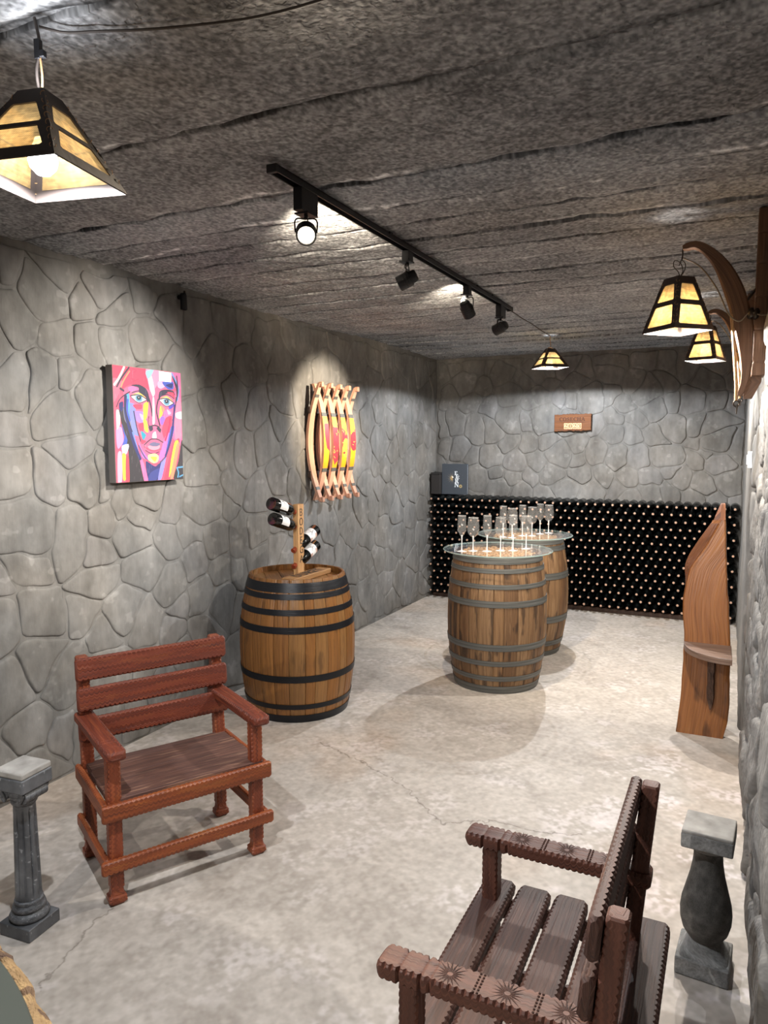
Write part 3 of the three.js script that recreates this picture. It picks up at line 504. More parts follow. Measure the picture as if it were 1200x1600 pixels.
// carved sign
{
  const t = thing('wooden_sign', 'small carved wooden plank dated 2023 on the back wall', 'sign', [-1.419, 1.795, ZB + 0.024]);
  const sh = new THREE.Shape(), W = 0.345, H = 0.158, n = 26; reseed(31);
  for (let i = 0; i <= n; i++) { const x = -W / 2 + W * i / n, y = -H / 2 + rr(-0.004, 0.004) + (i > 20 ? 0.006 : 0); i ? sh.lineTo(x, y) : sh.moveTo(x, y); }
  for (let i = 0; i <= n; i++) sh.lineTo(W / 2 - W * i / n, H / 2 + rr(-0.004, 0.004) - (i > n - 6 ? 0.006 : 0));
  const g = new THREE.ExtrudeGeometry(sh, { depth: 0.022, bevelEnabled: true, bevelSize: 0.003, bevelThickness: 0.003, bevelSegments: 1 });
  part('plank', g, wood(slabT, { color: 0xc4b694, roughness: 0.7, bumpScale: 0.006 }), t);
  part('lettering', pl(text('COSECHA', 0.036, serif, 0.0008), -0.004, 0.032, 0.0252).scale(1, 1, 1), std({ color: col(62, 32, 16), roughness: 0.8 }), t);
  '2023'.split('').forEach((d, i) => { const x = -0.062 + i * 0.0425; const tl = part('number_tile', pl(rbox(0.038, 0.056, 0.003, 0.001), x, -0.034, 0.0265), std({ color: col(232, 176, 130), roughness: 0.6 }), t); part('numeral', pl(text(d, 0.040, serif, 0.0008), x, -0.034, 0.0281), std({ color: col(92, 46, 26), roughness: 0.8 }), tl); });
}

// ───────────────────────── slatted armchairs of carved timber
function chair(name, label, { pos, turn, frame, rail, seatMat, armMat, slatMat, seat }) {
  const t = thing(name, label, 'chair', pos, turn);
  const nt = { c: 0.004, notch: 0.0035, pitch: 0.017 };
  const foot = (x) => (x < 0.006 ? { sy: 1.16, sz: 1.16 } : x < 0.016 ? { sy: 1.3, sz: 1.3 } : x < 0.03 ? { sy: 1.28, sz: 1.28 } : x < 0.042 ? { sy: 1.02, sz: 1.02 } : x < 0.056 ? { sy: 0.9, sz: 0.9 } : { sy: 1, sz: 1 });
  for (const s of [-1, 1]) {
    part('leg', pl(upright(board(0.53, 0.046, 0.042, { ...nt, at: (x) => foot(x + 0.265) })), s * 0.267, 0.266, 0.178), frame, t);
    part('leg', pl(upright(board(0.785, 0.044, 0.040, { ...nt, at: (x) => { const y = x + 0.3925, f = foot(y); return { ...f, dz: -Math.max(0, y - 0.36) * 0.085 }; } })), s * 0.267, 0.3935, -0.178), frame, t);
    part('side_rail', pl(board(0.40, 0.056, 0.020, nt), s * 0.300, 0.342, 0, 0, Math.PI / 2), rail, t);
    part('side_stretcher', pl(board(0.40, 0.046, 0.020, nt), s * 0.300, 0.150, 0, 0, Math.PI / 2), rail, t);
    const arm = part('armrest', pl(board(0.47, 0.036, 0.068, { c: 0.006, notch: 0.004, pitch: 0.016, steps: 90, at: (x) => { const d = 0.235 + x, g = (Math.abs(d - 0.052) < 0.004 || Math.abs(d - 0.098) < 0.004 || Math.abs(d - 0.118) < 0.004) ? 0.86 : 1; const tip = d < 0.014 ? 0.82 + 0.18 * d / 0.014 : 1; return { sy: g * tip, sz: g * tip }; } }), s * 0.268, 0.549, 0.012, 0, Math.PI / 2), armMat, t);
    if (seat === 'open') part('rosettes', rosettes(s * 0.268, 0.567, 0.012), armMat, arm);
  }
  part('front_rail', pl(board(0.632, 0.060, 0.022, nt), 0, 0.342, 0.212), rail, t);
  part('back_rail', pl(board(0.60, 0.050, 0.020, nt), 0, 0.335, -0.148), rail, t);
  part('front_stretcher', pl(board(0.645, 0.046, 0.022, nt), 0, 0.150, 0.212), rail, t);
  for (const y of [0.742, 0.627, 0.513]) part('back_slat', pl(board(0.60, 0.087, 0.026, { c: 0.006, notch: 0.004, pitch: 0.019 }), 0, y, -0.143 - (y - 0.36) * 0.085, -0.085), slatMat, t);
  if (seat === 'open') {
    const zs = [0.176, 0.078, -0.020, -0.118, -0.222];
    zs.forEach((z, i) => part('seat_plank', pl(board(0.675, 0.088, 0.030, { c: 0.008, notch: 0.003, pitch: 0.017, at: (x) => { const e = 0.3375 - Math.abs(x); return { sy: e < 0.02 ? 0.94 : 1, dy: 0, dz: noise3(x * 3, i, 7) * 0.003 }; } }), -0.02, 0.375, z, Math.PI / 2), seatMat, t));
  } else {
    const zs = [0.150, 0.052, -0.040, -0.130], ws = [0.098, 0.096, 0.088, 0.090];
    zs.forEach((z, i) => part('seat_plank', pl(board(0.575 - i * 0.004, ws[i], 0.026, { c: 0.0035, steps: 30, at: (x) => ({ dz: noise3(x * 4, i * 3, 7) * 0.004, sy: 1 + noise3(x * 8, i, 8) * 0.02 }) }), 0.004, 0.366 - i * 0.001, z, Math.PI / 2), seatMat, t));
  }
  return t;
}
// chip-carved rosettes along the top of an armrest: petals as thin raised wedges
function rosettes(x, y, z) {
  const g = [];
  for (const dz of [0.085, -0.03, -0.14]) for (let k = 0; k < 18; k++) {
    const a = k / 18 * Math.PI * 2, L = Math.abs(Math.sin(a)) > 0.8 ? 0.036 : Math.min(0.030 / Math.max(Math.abs(Math.cos(a)), 0.2), 0.044), w = pl(new THREE.ConeGeometry(0.0032, L - 0.006, 4), 0, L / 2 + 0.003, 0); w.scale(1, 1, 0.18); w.rotateX(-Math.PI / 2); w.rotateY(a); g.push(pl(w, x, y, z + dz));
  }
  for (const dz of [0.03, 0.022, -0.085, -0.092, -0.195]) for (let k = -3; k <= 3; k++) g.push(pl(new THREE.SphereGeometry(0.0028, 6, 4), x + k * 0.0085, y, z + dz));
  return merge(g);
}
reseed(2024);
chair('wooden_armchair', 'red-brown carved wooden armchair with a worn closed seat against the left wall', { pos: [-1.912, 0, -2.07], turn: 61.2 * DEG, frame: RED, rail: REDRAIL, seatMat: REDSEAT, armMat: REDDARK, slatMat: REDDARK, seat: 'closed' });
chair('wooden_armchair', 'dark brown carved armchair with gapped seat planks, seen from behind its arm, beside the baluster', { pos: [-0.362, 0, -1.515], turn: -Math.PI / 2, frame: BROWNRED, rail: BROWNRED, seatMat: BROWN, armMat: BROWNRED, slatMat: BROWN, seat: 'open' });

// ───────────────────────── live-edge slab seat
{
  const t = thing('slab_seat', 'tall leaning live-edge timber slab with a small shelf seat by the right wall', 'chair', [-0.233, 0.0, -4.211]);
  const out = pairs('0,0 0.009,0.085 0.017,0.198 0.020,0.338 0.020,0.524 0.011,0.636 0.005,0.71 0.013,0.805 0.033,0.909 0.069,0.973 0.109,1.041 0.144,1.113 0.177,1.184 0.202,1.19 0.213,1.006 0.227,0.823 0.243,0.642 0.254,0.506 0.256,0.37 0.261,0.19 0.255,0.08 0.236,0');
  const curve = (a) => new THREE.CatmullRomCurve3(a.map(p => V(p[0], p[1], 0)), false, 'catmullrom', 0.3).getPoints(60).map(p => [p.x, p.y]);
  const L = curve(out.slice(0, 13)), R = curve(out.slice(13).reverse());
  const TH = 0.050, lean = -8 * DEG, rings = [];
  const at = (C, y) => { for (let i = 0; i < C.length - 1; i++) if (C[i + 1][1] >= y) { const f = clamp((y - C[i][1]) / (C[i + 1][1] - C[i][1] || 1)); return mix(C[i][0], C[i + 1][0], f); } return C[C.length - 1][0]; };
  for (let k = 0; k <= 60; k++) {
    const y = 1.188 * k / 60, l = at(L, y) + noise3(y * 20, 1, 61) * 0.003, r = at(R, y) + noise3(y * 24, 2, 61) * 0.004, b = 0.006, wob = noise3(y * 5, 3, 62) * 0.004, q = [];
    for (let i = 0; i <= 8; i++) { const x = mix(l + b, r - b, i / 8); q.push(V(x, y, wob + noise3(x * 12, y * 5, 63) * 0.004)); }
    const o = 0.054 * sstep(0.80, 1.02, y) * (1 - 0.30 * sstep(1.05, 1.19, y)); q.push(V(r, y, -b), V(r + 0.002, y, -TH + b), V(r - b, y, -TH), V(l - o + b, y, -TH), V(l - o - 0.002, y, -TH + b), V(l, y, -b)); rings.push(q);
  }
  const g = loft(rings, { crease: 38 });
  const tipG = loft([[V(0.178, 1.186, 0), V(0.202, 1.188, 0), V(0.203, 1.188, -TH), V(0.140, 1.186, -TH)], [V(0.176, 1.230, -0.022), V(0.200, 1.232, -0.020), V(0.201, 1.232, -TH), V(0.155, 1.230, -TH)], [V(0.178, 1.275, -0.034), V(0.198, 1.277, -0.034), V(0.199, 1.277, -TH), V(0.171, 1.275, -TH)], [V(0.182, 1.285, -0.042), V(0.196, 1.285, -0.042), V(0.196, 1.285, -TH), V(0.177, 1.285, -TH)]], {});
  const flat = (q) => { q.rotateX(lean); return q; };
  part('backboard', flat(g), SLAB, t);
  { const rs = []; for (let k = 33; k <= 59; k++) { const q = rings[k], a = q[q.length - 1], b = q[q.length - 2], d = V(-0.0015, 0.0012, 0.0012); rs.push([a.clone().add(d), b.clone().add(d), b.clone(), a.clone()]); } part('live_edge', flat(loft(rs, { crease: 30 })), SLABSHADE, t); } part('tip', flat(tipG), SLABEDGE, t);  // live edge shade is put into its colour by the darker wood
  const sh = new THREE.Shape(); sh.moveTo(0.024, 0); sh.lineTo(0.030, -0.06); sh.quadraticCurveTo(0.05, -0.17, 0.126, -0.225); sh.quadraticCurveTo(0.19, -0.275, 0.262, -0.27); sh.lineTo(0.256, 0.01); sh.closePath();
  const sg = new THREE.ExtrudeGeometry(sh, { depth: 0.026, bevelEnabled: true, bevelSize: 0.003, bevelThickness: 0.003, bevelSegments: 2 }); sg.rotateX(-Math.PI / 2);
  part('seat', pl(sg, 0, 0.472, -0.068), SLABSEAT, t);
  const st = []; for (let k = 0; k <= 12; k++) { const f = k / 12, y = 0.475 - 0.32 * f, w = f > 0.86 ? mix(0.019, 0.004, (f - 0.86) / 0.14) : 0.019, x = 0.163 + f * 0.006, d = mix(0.06, 0.022, f), z0 = -y * Math.tan(8 * DEG) + 0.003; st.push([V(x - w, y, z0), V(x - w * 0.7, y, z0 + d), V(x + w * 0.7, y, z0 + d), V(x + w, y, z0)].map(p => p.add(V(noise3(k, p.x * 90, 5) * 0.006, 0, noise3(k, p.z * 90, 6) * 0.006)))); }
  part('bracket', loft(st, {}), BARK, t);
  part('rear_strut', loft([[V(0.10, 0.0, -0.30), V(0.15, 0, -0.30), V(0.15, 0, -0.34), V(0.10, 0, -0.34)], [V(0.10, 0.55, -0.125), V(0.15, 0.55, -0.125), V(0.15, 0.55, -0.165), V(0.10, 0.55, -0.165)]], {}), SLAB, t);
}

// ───────────────────────── plinth column, baluster, near table
{
  const t = thing('pedestal_column', 'small dark grey fluted column with scroll capital beside the red-brown armchair', 'column', [-2.04, 0, -1.525], 5 * DEG);
  part('plinth', pl(rbox(0.128, 0.044, 0.128, 0.004), 0, 0.022, 0), PEWTER, t);
  part('base', lathe([[0, 0.112], [0.043, 0.112], [0.045, 0.104], [0.041, 0.098], [0.049, 0.092], [0.052, 0.083], [0.048, 0.076], [0.046, 0.073], [0.056, 0.068], [0.062, 0.057], [0.058, 0.046], [0.05, 0.043], [0, 0.043]], 40), PEWTER, t);
  const rings = []; for (let k = 0; k <= 24; k++) { const f = k / 24, y = mix(0.108, 0.432, f), R = mix(0.041, 0.034, f), q = [], cap = Math.min(sstep(0, 0.08, f), sstep(1, 0.93, f)); for (let i = 0; i < 96; i++) { const a = i / 96 * Math.PI * 2, fl = Math.pow(Math.abs(Math.cos(a * 5)), 0.7); q.push(V(Math.cos(a) * (R - 0.009 * (1 - Math.min(1, fl * 1.25)) * cap), y, Math.sin(a) * (R - 0.009 * (1 - Math.min(1, fl * 1.25)) * cap))); } rings.push(q); }
  part('shaft', loft(rings, { crease: 50 }), PEWTER, t);
  const cap = part('capital', lathe([[0, 0.492], [0.046, 0.492], [0.050, 0.476], [0.045, 0.462], [0.037, 0.456], [0.041, 0.448], [0.040, 0.440], [0.034, 0.432], [0, 0.432]], 40), PEWTER, t);
  for (const sx of [-1, 1]) for (const sz of [-1, 1]) { const p = []; for (let k = 0; k <= 40; k++) { const a = k / 40 * Math.PI * 4.2, R = mix(0.021, 0.004, k / 40); p.push(V(sx * (0.040 - Math.cos(a) * R * -0.6), 0.472 + Math.sin(a + 1.2) * R, sz * (0.045 - k / 40 * 0.002 + 0.004))); } part('volute', tube(p, 0.0062, 70, 8), PEWTER, cap); part('volute_eye', pl(new THREE.SphereGeometry(0.0075, 12, 8), sx * 0.040, 0.472, sz * 0.050), PEWTER, cap); }
  for (const sx of [-1, 1]) part('scroll_roll', pl(cyl(0.019, 0.019, 0.088, 20), sx * 0.040, 0.472, 0, Math.PI / 2), PEWTER, cap);
  part('abacus', pl(rbox(0.124, 0.048, 0.124, 0.006), 0, 0.516, 0), PEWTER, t);
  part('top_slab', pl(rbox(0.120, 0.022, 0.120, 0.006), 0, 0.550, 0), CEMENTTOP, t);
}
{
  const t = thing('baluster', 'squat grey cement baluster with a square cap beside the right wall', 'baluster', [-0.022, 0, -2.30], -4 * DEG);
  part('foot_block', pl(rbox(0.150, 0.056, 0.150, 0.006), 0, 0.028, 0), CEMENT, t);
  const rings = []; for (let k = 0; k <= 8; k++) { const f = k / 8, y = 0.054 + f * 0.048, w = mix(0.070, 0.044, Math.pow(f, 0.8)), q = []; for (let i = 0; i < 32; i++) { const a = i / 32 * Math.PI * 2, sq = 1 / Math.max(Math.abs(Math.cos(a)), Math.abs(Math.sin(a))), R = w * mix(Math.min(sq, 1.28), 1, sstep(0.1, 0.9, f)) * (1 + Math.sin(f * 12) * 0.04); q.push(V(Math.cos(a) * R, y, Math.sin(a) * R)); } rings.push(q); }
  part('base_moulding', loft(rings, { crease: 45 }), CEMENT, t);
  part('body', lathe([[0, 0.40], [0.052, 0.398], [0.050, 0.388], [0.042, 0.382], [0.041, 0.36], [0.043, 0.335], [0.049, 0.30], [0.060, 0.255], [0.070, 0.215], [0.0735, 0.185], [0.072, 0.155], [0.064, 0.125], [0.050, 0.104], [0.044, 0.096], [0, 0.096]], 48), std({ map: CEMENT.map, color: 0x9c9894, roughness: 0.7, bumpMap: plasterBump, bumpScale: 0.001 }), t);
  part('neck_ring', lathe([[0.046, 0.384], [0.056, 0.388], [0.058, 0.398], [0.050, 0.404]], 40), CEMENT, t);
  part('cap_block', pl(rbox(0.142, 0.046, 0.142, 0.005), 0, 0.424, 0), CEMENT, t);
  part('cap_top', pl(rbox(0.140, 0.012, 0.140, 0.005), 0, 0.450, 0), CEMENTTOP, t);
}
{
  const c = [-1.371, 0.087], t = thing('round_table', 'round dark green-grey table top with a rough bark rim, nearest to the viewer', 'table', [c[0], 0, c[1]]);
  const rim = [], topR = []; reseed(88);
  const Rf = (a) => 0.921 + noise3(Math.cos(a) * 9, Math.sin(a) * 9, 71) * 0.008;
  part('top', toCreasedNormals(lathe([[0, 0.700], [0.896, 0.700], [0.902, 0.694], [0.902, 0.664], [0, 0.664]], 160), 40 * DEG), std({ map: dataTex(256, 256, (u, v) => { const k = 36 + (fbm(u, v, 5, 5, 5, 801) - 0.5) * 36; return [k - 6, k + 2, k - 3]; }), roughness: 0.75 }), t);
  const rr_ = []; for (let i = 0; i <= 400; i++) { const a = i / 400 * Math.PI * 2, R = Rf(a), n1 = noise3(Math.cos(a) * 34, Math.sin(a) * 34, 72) * 0.012; rr_.push([V(Math.cos(a) * 0.898, 0.697, Math.sin(a) * 0.898), V(Math.cos(a) * (R - 0.012), 0.698 + n1 * 0.2, Math.sin(a) * (R - 0.012)), V(Math.cos(a) * (R + n1), 0.685, Math.sin(a) * (R + n1)), V(Math.cos(a) * (R + n1 * 1.5 - 0.004), 0.66, Math.sin(a) * (R + n1 * 1.5 - 0.004)), V(Math.cos(a) * (R - 0.02), 0.642, Math.sin(a) * (R - 0.02)), V(Math.cos(a) * 0.898, 0.642, Math.sin(a) * 0.898)]); }
  part('bark_rim', loft(rr_, { caps: false, crease: 30 }), std({ map: dataTex(256, 256, (u, v) => { const k = fbm(u, v, 9, 6, 5, 811, 0.6), d = sstep(0.58, 0.66, fbm(u, v, 14, 9, 3, 817)); return [122 + (k - 0.5) * 70 - d * 50, 98 + (k - 0.5) * 66 - d * 48, 64 + (k - 0.5) * 50 - d * 34]; }, true, [3, 3]), bumpMap: BARK.bumpMap, bumpScale: 0.012, roughness: 0.8 }), t);
  part('trunk_base', lathe([[0, 0.642], [0.2, 0.642], [0.17, 0.4], [0.18, 0.2], [0.24, 0], [0, 0]], 40), BARK, t);
}

// ───────────────────────── bottle stand on the varnished barrel
{
  const turn = Math.PI / 2, o = [-2.335, 0.7935, -3.68];
  const t = thing('bottle_stand', 'pale timber bottle stand with a lettered upright on the black-hooped barrel', 'bottle holder', o, turn); reseed(60);
  part('base_plank', pl(board(0.42, 0.030, 0.092, { c: 0.003 }), -0.02, 0.0155, 0.053), PLANKTOP, t);
  part('lettering', pl(text('DURET', 0.066, font, 0.0006), -0.015, 0.0308, 0.053, -Math.PI / 2), BLACK, t.children[0]);
  part('post', pl(upright(board(0.440, 0.066, 0.036, { c: 0.002 })), 0, 0.2205, -0.016), PALE, t);
  const post = t.children[1];
  'BODEGA'.split('').forEach((ch, i) => part('letter', pl(text(ch, 0.044, regular, 0.0006), 0.002, 0.392 - i * 0.0565, 0.0021), BLACK, post));
  const labelTex = canvasTex(256, 256, (c) => { c.fillStyle = '#e9e6e4'; c.fillRect(0, 0, 256, 256); c.fillStyle = '#c9a79a'; c.fillRect(0, 0, 60, 70); c.fillRect(0, 196, 80, 60); c.fillStyle = '#8a4a3a'; c.fillRect(56, 0, 6, 70); c.strokeStyle = '#2a2628'; c.lineWidth = 7; c.beginPath(); c.moveTo(90, 90); c.quadraticCurveTo(140, 150, 130, 215); c.moveTo(176, 76); c.quadraticCurveTo(146, 120, 140, 152); c.moveTo(105, 150); c.lineTo(190, 142); c.stroke(); });
  const LABEL = std({ map: labelTex, roughness: 0.6 });
  const prof = [[0, 0.006], [0.02, 0.002], [0.034, 0], [0.0378, 0.005], [0.038, 0.172], [0.035, 0.19], [0.022, 0.212], [0.0150, 0.226], [0.0142, 0.24]];
  const neck = [[0.0146, 0.222], [0.0146, 0.268], [0.0158, 0.270], [0.0158, 0.277], [0.013, 0.280], [0, 0.280]];
  const specs = [[-0.275, 0.465, -106, -0.8, 'upper left bottle on the barrel stand, its base towards the viewer'], [-0.262, 0.376, -107, -0.8, 'lower left bottle on the barrel stand, its base towards the viewer'], [0.206, 0.262, 111, 0.8, 'upper right bottle on the barrel stand, tilted away to the right'], [0.208, 0.166, 111, 0.8, 'lower right bottle on the barrel stand, tilted away to the right']];
  for (const [x, y, deg, ph, lab] of specs) {
    const p = V(x, y, -0.022).applyAxisAngle(V(0, 1, 0), turn).add(V(...o));
    const b = thing('wine_bottle', lab, 'bottle', [p.x, p.y, p.z], 0, 'bottles in the barrel-top stand');
    b.quaternion.setFromAxisAngle(V(0, 1, 0), turn).multiply(new THREE.Quaternion().setFromAxisAngle(V(0, 0, 1), deg * DEG));
    part('glass', toCreasedNormals(lathe([...prof].reverse(), 40), 40 * DEG), BOTTLE, b);
    part('capsule', toCreasedNormals(lathe([...neck].reverse(), 28), 40 * DEG), COPPER, b);
    part('label', new THREE.CylinderGeometry(0.0384, 0.0384, 0.078, 32, 1, true, ph - 1.35, 2.7).translate(0, 0.088, 0), LABEL, b);
  }
}

// ───────────────────────── portrait on the left wall
{
  const t = thing('painting', 'colourful face portrait on a deep grey-sided canvas on the left wall', 'painting', [XL + 0.022, 1.692, -2.917], Math.PI / 2);
  const W = 0.492, H = 0.586;
  const art = canvasTex(738, 880, (c, w, h) => {
    const m = (x, y) => { let s = 0.5, q = 0.5; for (let i = 0; i < 4; i++) { q = (y - 150 - 55 * s) / (1275 - 125 * s); s = (x - 215 - 70 * q) / (735 - 5 * q); } return [s * w, q * h]; };
    const blob = (color, ...pts) => { c.fillStyle = color; c.beginPath(); const P = []; for (let i = 0; i < pts.length; i += 2) P.push(m(pts[i], pts[i + 1])); const n = P.length; c.moveTo(...P[0]); P.forEach((p, i) => { const a = P[(i + n - 1) % n], q = P[(i + 1) % n], z = P[(i + 2) % n], k = 0.13; c.bezierCurveTo(p[0] + (q[0] - a[0]) * k, p[1] + (q[1] - a[1]) * k, q[0] - (z[0] - p[0]) * k, q[1] - (z[1] - p[1]) * k, q[0], q[1]); }); c.fill(); };
    const line = (color, lw, ...pts) => { c.strokeStyle = color; c.lineWidth = lw * 0.95; c.lineCap = c.lineJoin = 'round'; c.beginPath(); const P = []; for (let i = 0; i < pts.length; i += 2) P.push(m(pts[i], pts[i + 1])); c.moveTo(...P[0]); for (let i = 1; i < P.length - 1; i++) { const a = P[i], b = P[i + 1]; c.quadraticCurveTo(...a, (a[0] + b[0]) / 2, (a[1] + b[1]) / 2); } c.lineTo(...P[P.length - 1]); c.stroke(); };
    const RED = '#ea4a66', PINK = '#f07ab0', DK = '#34364a', NAVY = '#2d3470', BLUE = '#4560c0', LILAC = '#9a84e0', YEL = '#f6e24a', SKY = '#5ab0e0', WH = '#f6e9ea', BK = '#343438', OR = '#f59a70', CREAM = '#f6e9a0';
    c.fillStyle = '#ec5c78'; c.fillRect(0, 0, w, h);
    blob('#e84866', 215, 140, 560, 150, 560, 360, 400, 350, 300, 430, 230, 560); blob('#f0728a', 215, 300, 320, 330, 260, 520, 210, 560);
    blob(PINK, 830, 150, 960, 200, 970, 440, 930, 420, 870, 330); blob('#f070a0', 880, 430, 980, 420, 1010, 980, 930, 960, 860, 860);
    blob('#f58aa8', 900, 480, 960, 500, 980, 900, 900, 900); blob(WH, 905, 640, 985, 620, 980, 700, 915, 690);
    // face ground
    blob('#ef6f92', 330, 420, 480, 350, 640, 300, 860, 400, 890, 520, 860, 800, 800, 1050, 690, 1230, 600, 1200, 500, 1000, 400, 760);
    blob(PINK, 380, 380, 500, 360, 500, 430, 400, 440); blob('#f59ab8', 560, 170, 700, 180, 690, 330, 620, 420, 570, 330); blob(WH, 580, 260, 620, 250, 660, 420, 640, 470, 610, 400); blob('#8fcbe6', 560, 200, 640, 180, 600, 270, 560, 270); blob('#e8b8d8', 700, 300, 800, 330, 730, 380, 690, 360);
    blob(RED, 440, 240, 540, 200, 600, 400, 560, 380, 460, 340); blob(BLUE, 740, 310, 860, 300, 870, 380, 800, 380); blob(NAVY, 780, 340, 860, 320, 850, 370);
    // brows and dark shapes
    blob(DK, 400, 360, 480, 345, 560, 385, 595, 460, 590, 560, 560, 480, 490, 430, 480, 380); blob(DK, 710, 420, 760, 390, 860, 395, 890, 450, 800, 430, 730, 470, 700, 520);
    blob(RED, 800, 415, 870, 420, 890, 480, 830, 440);
    // cheeks
    blob('#7c92dc', 370, 560, 450, 570, 470, 760, 500, 900, 440, 880, 390, 720); blob(LILAC, 440, 640, 560, 650, 540, 760, 470, 740); blob('#c9b8f0', 500, 660, 555, 690, 530, 730); blob(RED, 430, 570, 520, 560, 520, 610, 460, 610);
    blob(YEL, 540, 560, 590, 540, 580, 700, 545, 720); blob(YEL, 540, 730, 580, 740, 600, 860, 560, 840); blob(RED, 490, 780, 545, 760, 545, 850, 510, 850); blob('#2aa0b8', 520, 850, 575, 890, 545, 950); blob(RED, 500, 870, 540, 940, 580, 960, 530, 990);
    blob(YEL, 725, 570, 760, 620, 735, 690, 715, 700); blob(OR, 730, 560, 775, 600, 750, 640); blob('#8c6cd0', 730, 690, 790, 680, 760, 770, 730, 760); blob(PINK, 770, 620, 850, 610, 850, 680, 780, 700); blob('#f5b8d0', 800, 600, 850, 640, 820, 660); blob(RED, 790, 700, 860, 680, 850, 860, 790, 940, 750, 830); blob('#f59a9a', 800, 880, 830, 860, 780, 980);
    blob('#5a4cc0', 820, 560, 890, 520, 870, 580, 830, 600); blob('#e05080', 640, 1000, 760, 960, 800, 1020, 740, 1100, 640, 1090);
    // hair and neck
    blob(BK, 300, 640, 350, 640, 420, 830, 470, 1010, 520, 1150, 590, 1400, 420, 1420, 395, 1080, 330, 840); blob('#6a90d8', 400, 830, 440, 860, 500, 1060, 520, 1140, 470, 1060); blob('#6f7686', 330, 600, 380, 640, 420, 820, 350, 740);
    blob(NAVY, 290, 560, 330, 540, 330, 620, 300, 660); blob(SKY, 350, 480, 390, 460, 400, 700, 360, 640); blob(BLUE, 320, 780, 385, 900, 370, 1020, 320, 1060, 350, 920);
    blob('#e0a0d8', 270, 840, 320, 820, 345, 960, 300, 1050, 280, 1010); blob(WH, 265, 640, 300, 650, 305, 780, 275, 840); blob('#c8d8e8', 330, 1020, 400, 1000, 380, 1100, 340, 1110);
    blob('#f2b8c8', 290, 1110, 330, 1100, 340, 1400, 300, 1420); blob(YEL, 335, 1120, 370, 1120, 380, 1370, 350, 1380); blob('#e8485c', 372, 1150, 400, 1140, 415, 1400, 380, 1400);
    blob(NAVY, 580, 1180, 690, 1230, 800, 1130, 740, 1360, 620, 1390); blob('#3c4890', 640, 1300, 760, 1240, 700, 1380, 610, 1390); blob(PINK, 500, 1080, 560, 1200, 610, 1390, 570, 1400); blob('#8890e8', 760, 1150, 810, 1100, 760, 1360, 720, 1370);
    blob('#e87ac0', 790, 900, 870, 850, 840, 1020, 760, 1160, 720, 1140); blob(BLUE, 850, 800, 895, 790, 860, 960, 810, 1110, 800, 1070); blob('#b87ad8', 500, 970, 540, 1060, 640, 1190, 540, 1130);
    blob(RED, 880, 980, 960, 930, 900, 1340, 790, 1370, 830, 1180); blob(YEL, 900, 960, 945, 950, 905, 1170, 845, 1350, 860, 1180); blob(OR, 920, 1000, 960, 980, 900, 1330, 860, 1350);
    blob(BK, 985, 930, 1020, 1100, 1020, 1360, 900, 1360, 950, 1160); line(SKY, 14, 935, 1240, 960, 1280, 950, 1340); line(SKY, 14, 945, 1235, 1010, 1225); line(SKY, 12, 970, 1335, 1020, 1310);
    blob(DK, 850, 240, 890, 260, 930, 400, 910, 480, 900, 380); line('#6aa2e0', 16, 845, 210, 900, 290, 940, 380, 920, 500); line(DK, 12, 905, 470, 900, 600, 870, 720);
    // eyes
    const eye = (x, y, w2) => { blob('#f0d860', x - w2, y - 30, x, y - 66, x + w2 * 0.9, y - 10, x, y - 20); blob('#f4f0ee', x - w2, y - 18, x - 8, y - 52, x + w2, y + 6, x + 12, y + 46, x - w2 * 0.4, y + 30); blob('#5fa8c0', x - 36, y - 26, x + 30, y - 32, x + 32, y + 24, x, y + 34, x - 28, y + 20); blob('#1d2430', x - 22, y - 24, x + 18, y - 26, x + 18, y + 6, x - 12, y + 10); blob('#dff0f4', x - 8, y - 14, x + 2, y - 18, x, y - 4); line(DK, 9, x - w2 - 6, y - 26, x - 8, y - 56, x + w2 + 6, y + 6); line(DK, 7, x - w2, y - 14, x - w2 * 0.4, y + 34, x + 12, y + 50, x + w2, y + 12); line(DK, 9, x - w2 * 0.9, y - 60, x, y - 100, x + w2 * 1.1, y - 40); };
    eye(490, 500, 82); eye(795, 525, 80);
    // nose
    line(DK, 18, 588, 470, 620, 560, 640, 680); line(DK, 16, 700, 500, 675, 600, 700, 700, 725, 780); line(DK, 10, 600, 690, 590, 780, 625, 800); blob(WH, 638, 480, 655, 500, 668, 740, 645, 770, 640, 640); blob(DK, 600, 800, 640, 785, 650, 830, 620, 850); blob(DK, 700, 800, 740, 820, 730, 860, 690, 820); line(DK, 12, 625, 795, 660, 775, 720, 800); blob(WH, 650, 870, 680, 850, 690, 920, 645, 920);
    // mouth and chin
    blob('#e06a8c', 560, 1000, 620, 930, 680, 945, 760, 960, 740, 1050, 660, 1080, 590, 1050); blob('#f4a0b0', 600, 1010, 730, 1000, 700, 1060, 640, 1060); blob('#6a7090', 610, 990, 660, 965, 735, 980, 700, 1010, 640, 1010); line(DK, 10, 560, 1000, 620, 935, 660, 930, 700, 930, 765, 965); line(DK, 8, 575, 1060, 650, 1110, 720, 1070); line('#c8506c', 12, 560, 1020, 640, 1075, 740, 1040);
    blob(CREAM, 605, 1110, 680, 1090, 720, 1120, 710, 1180, 650, 1200, 610, 1170); blob(YEL, 630, 1130, 700, 1130, 680, 1180); line('#5a5070', 14, 500, 1010, 560, 1140, 650, 1210, 720, 1210, 800, 1120); line('#e85a70', 8, 580, 1160, 660, 1225, 730, 1190);
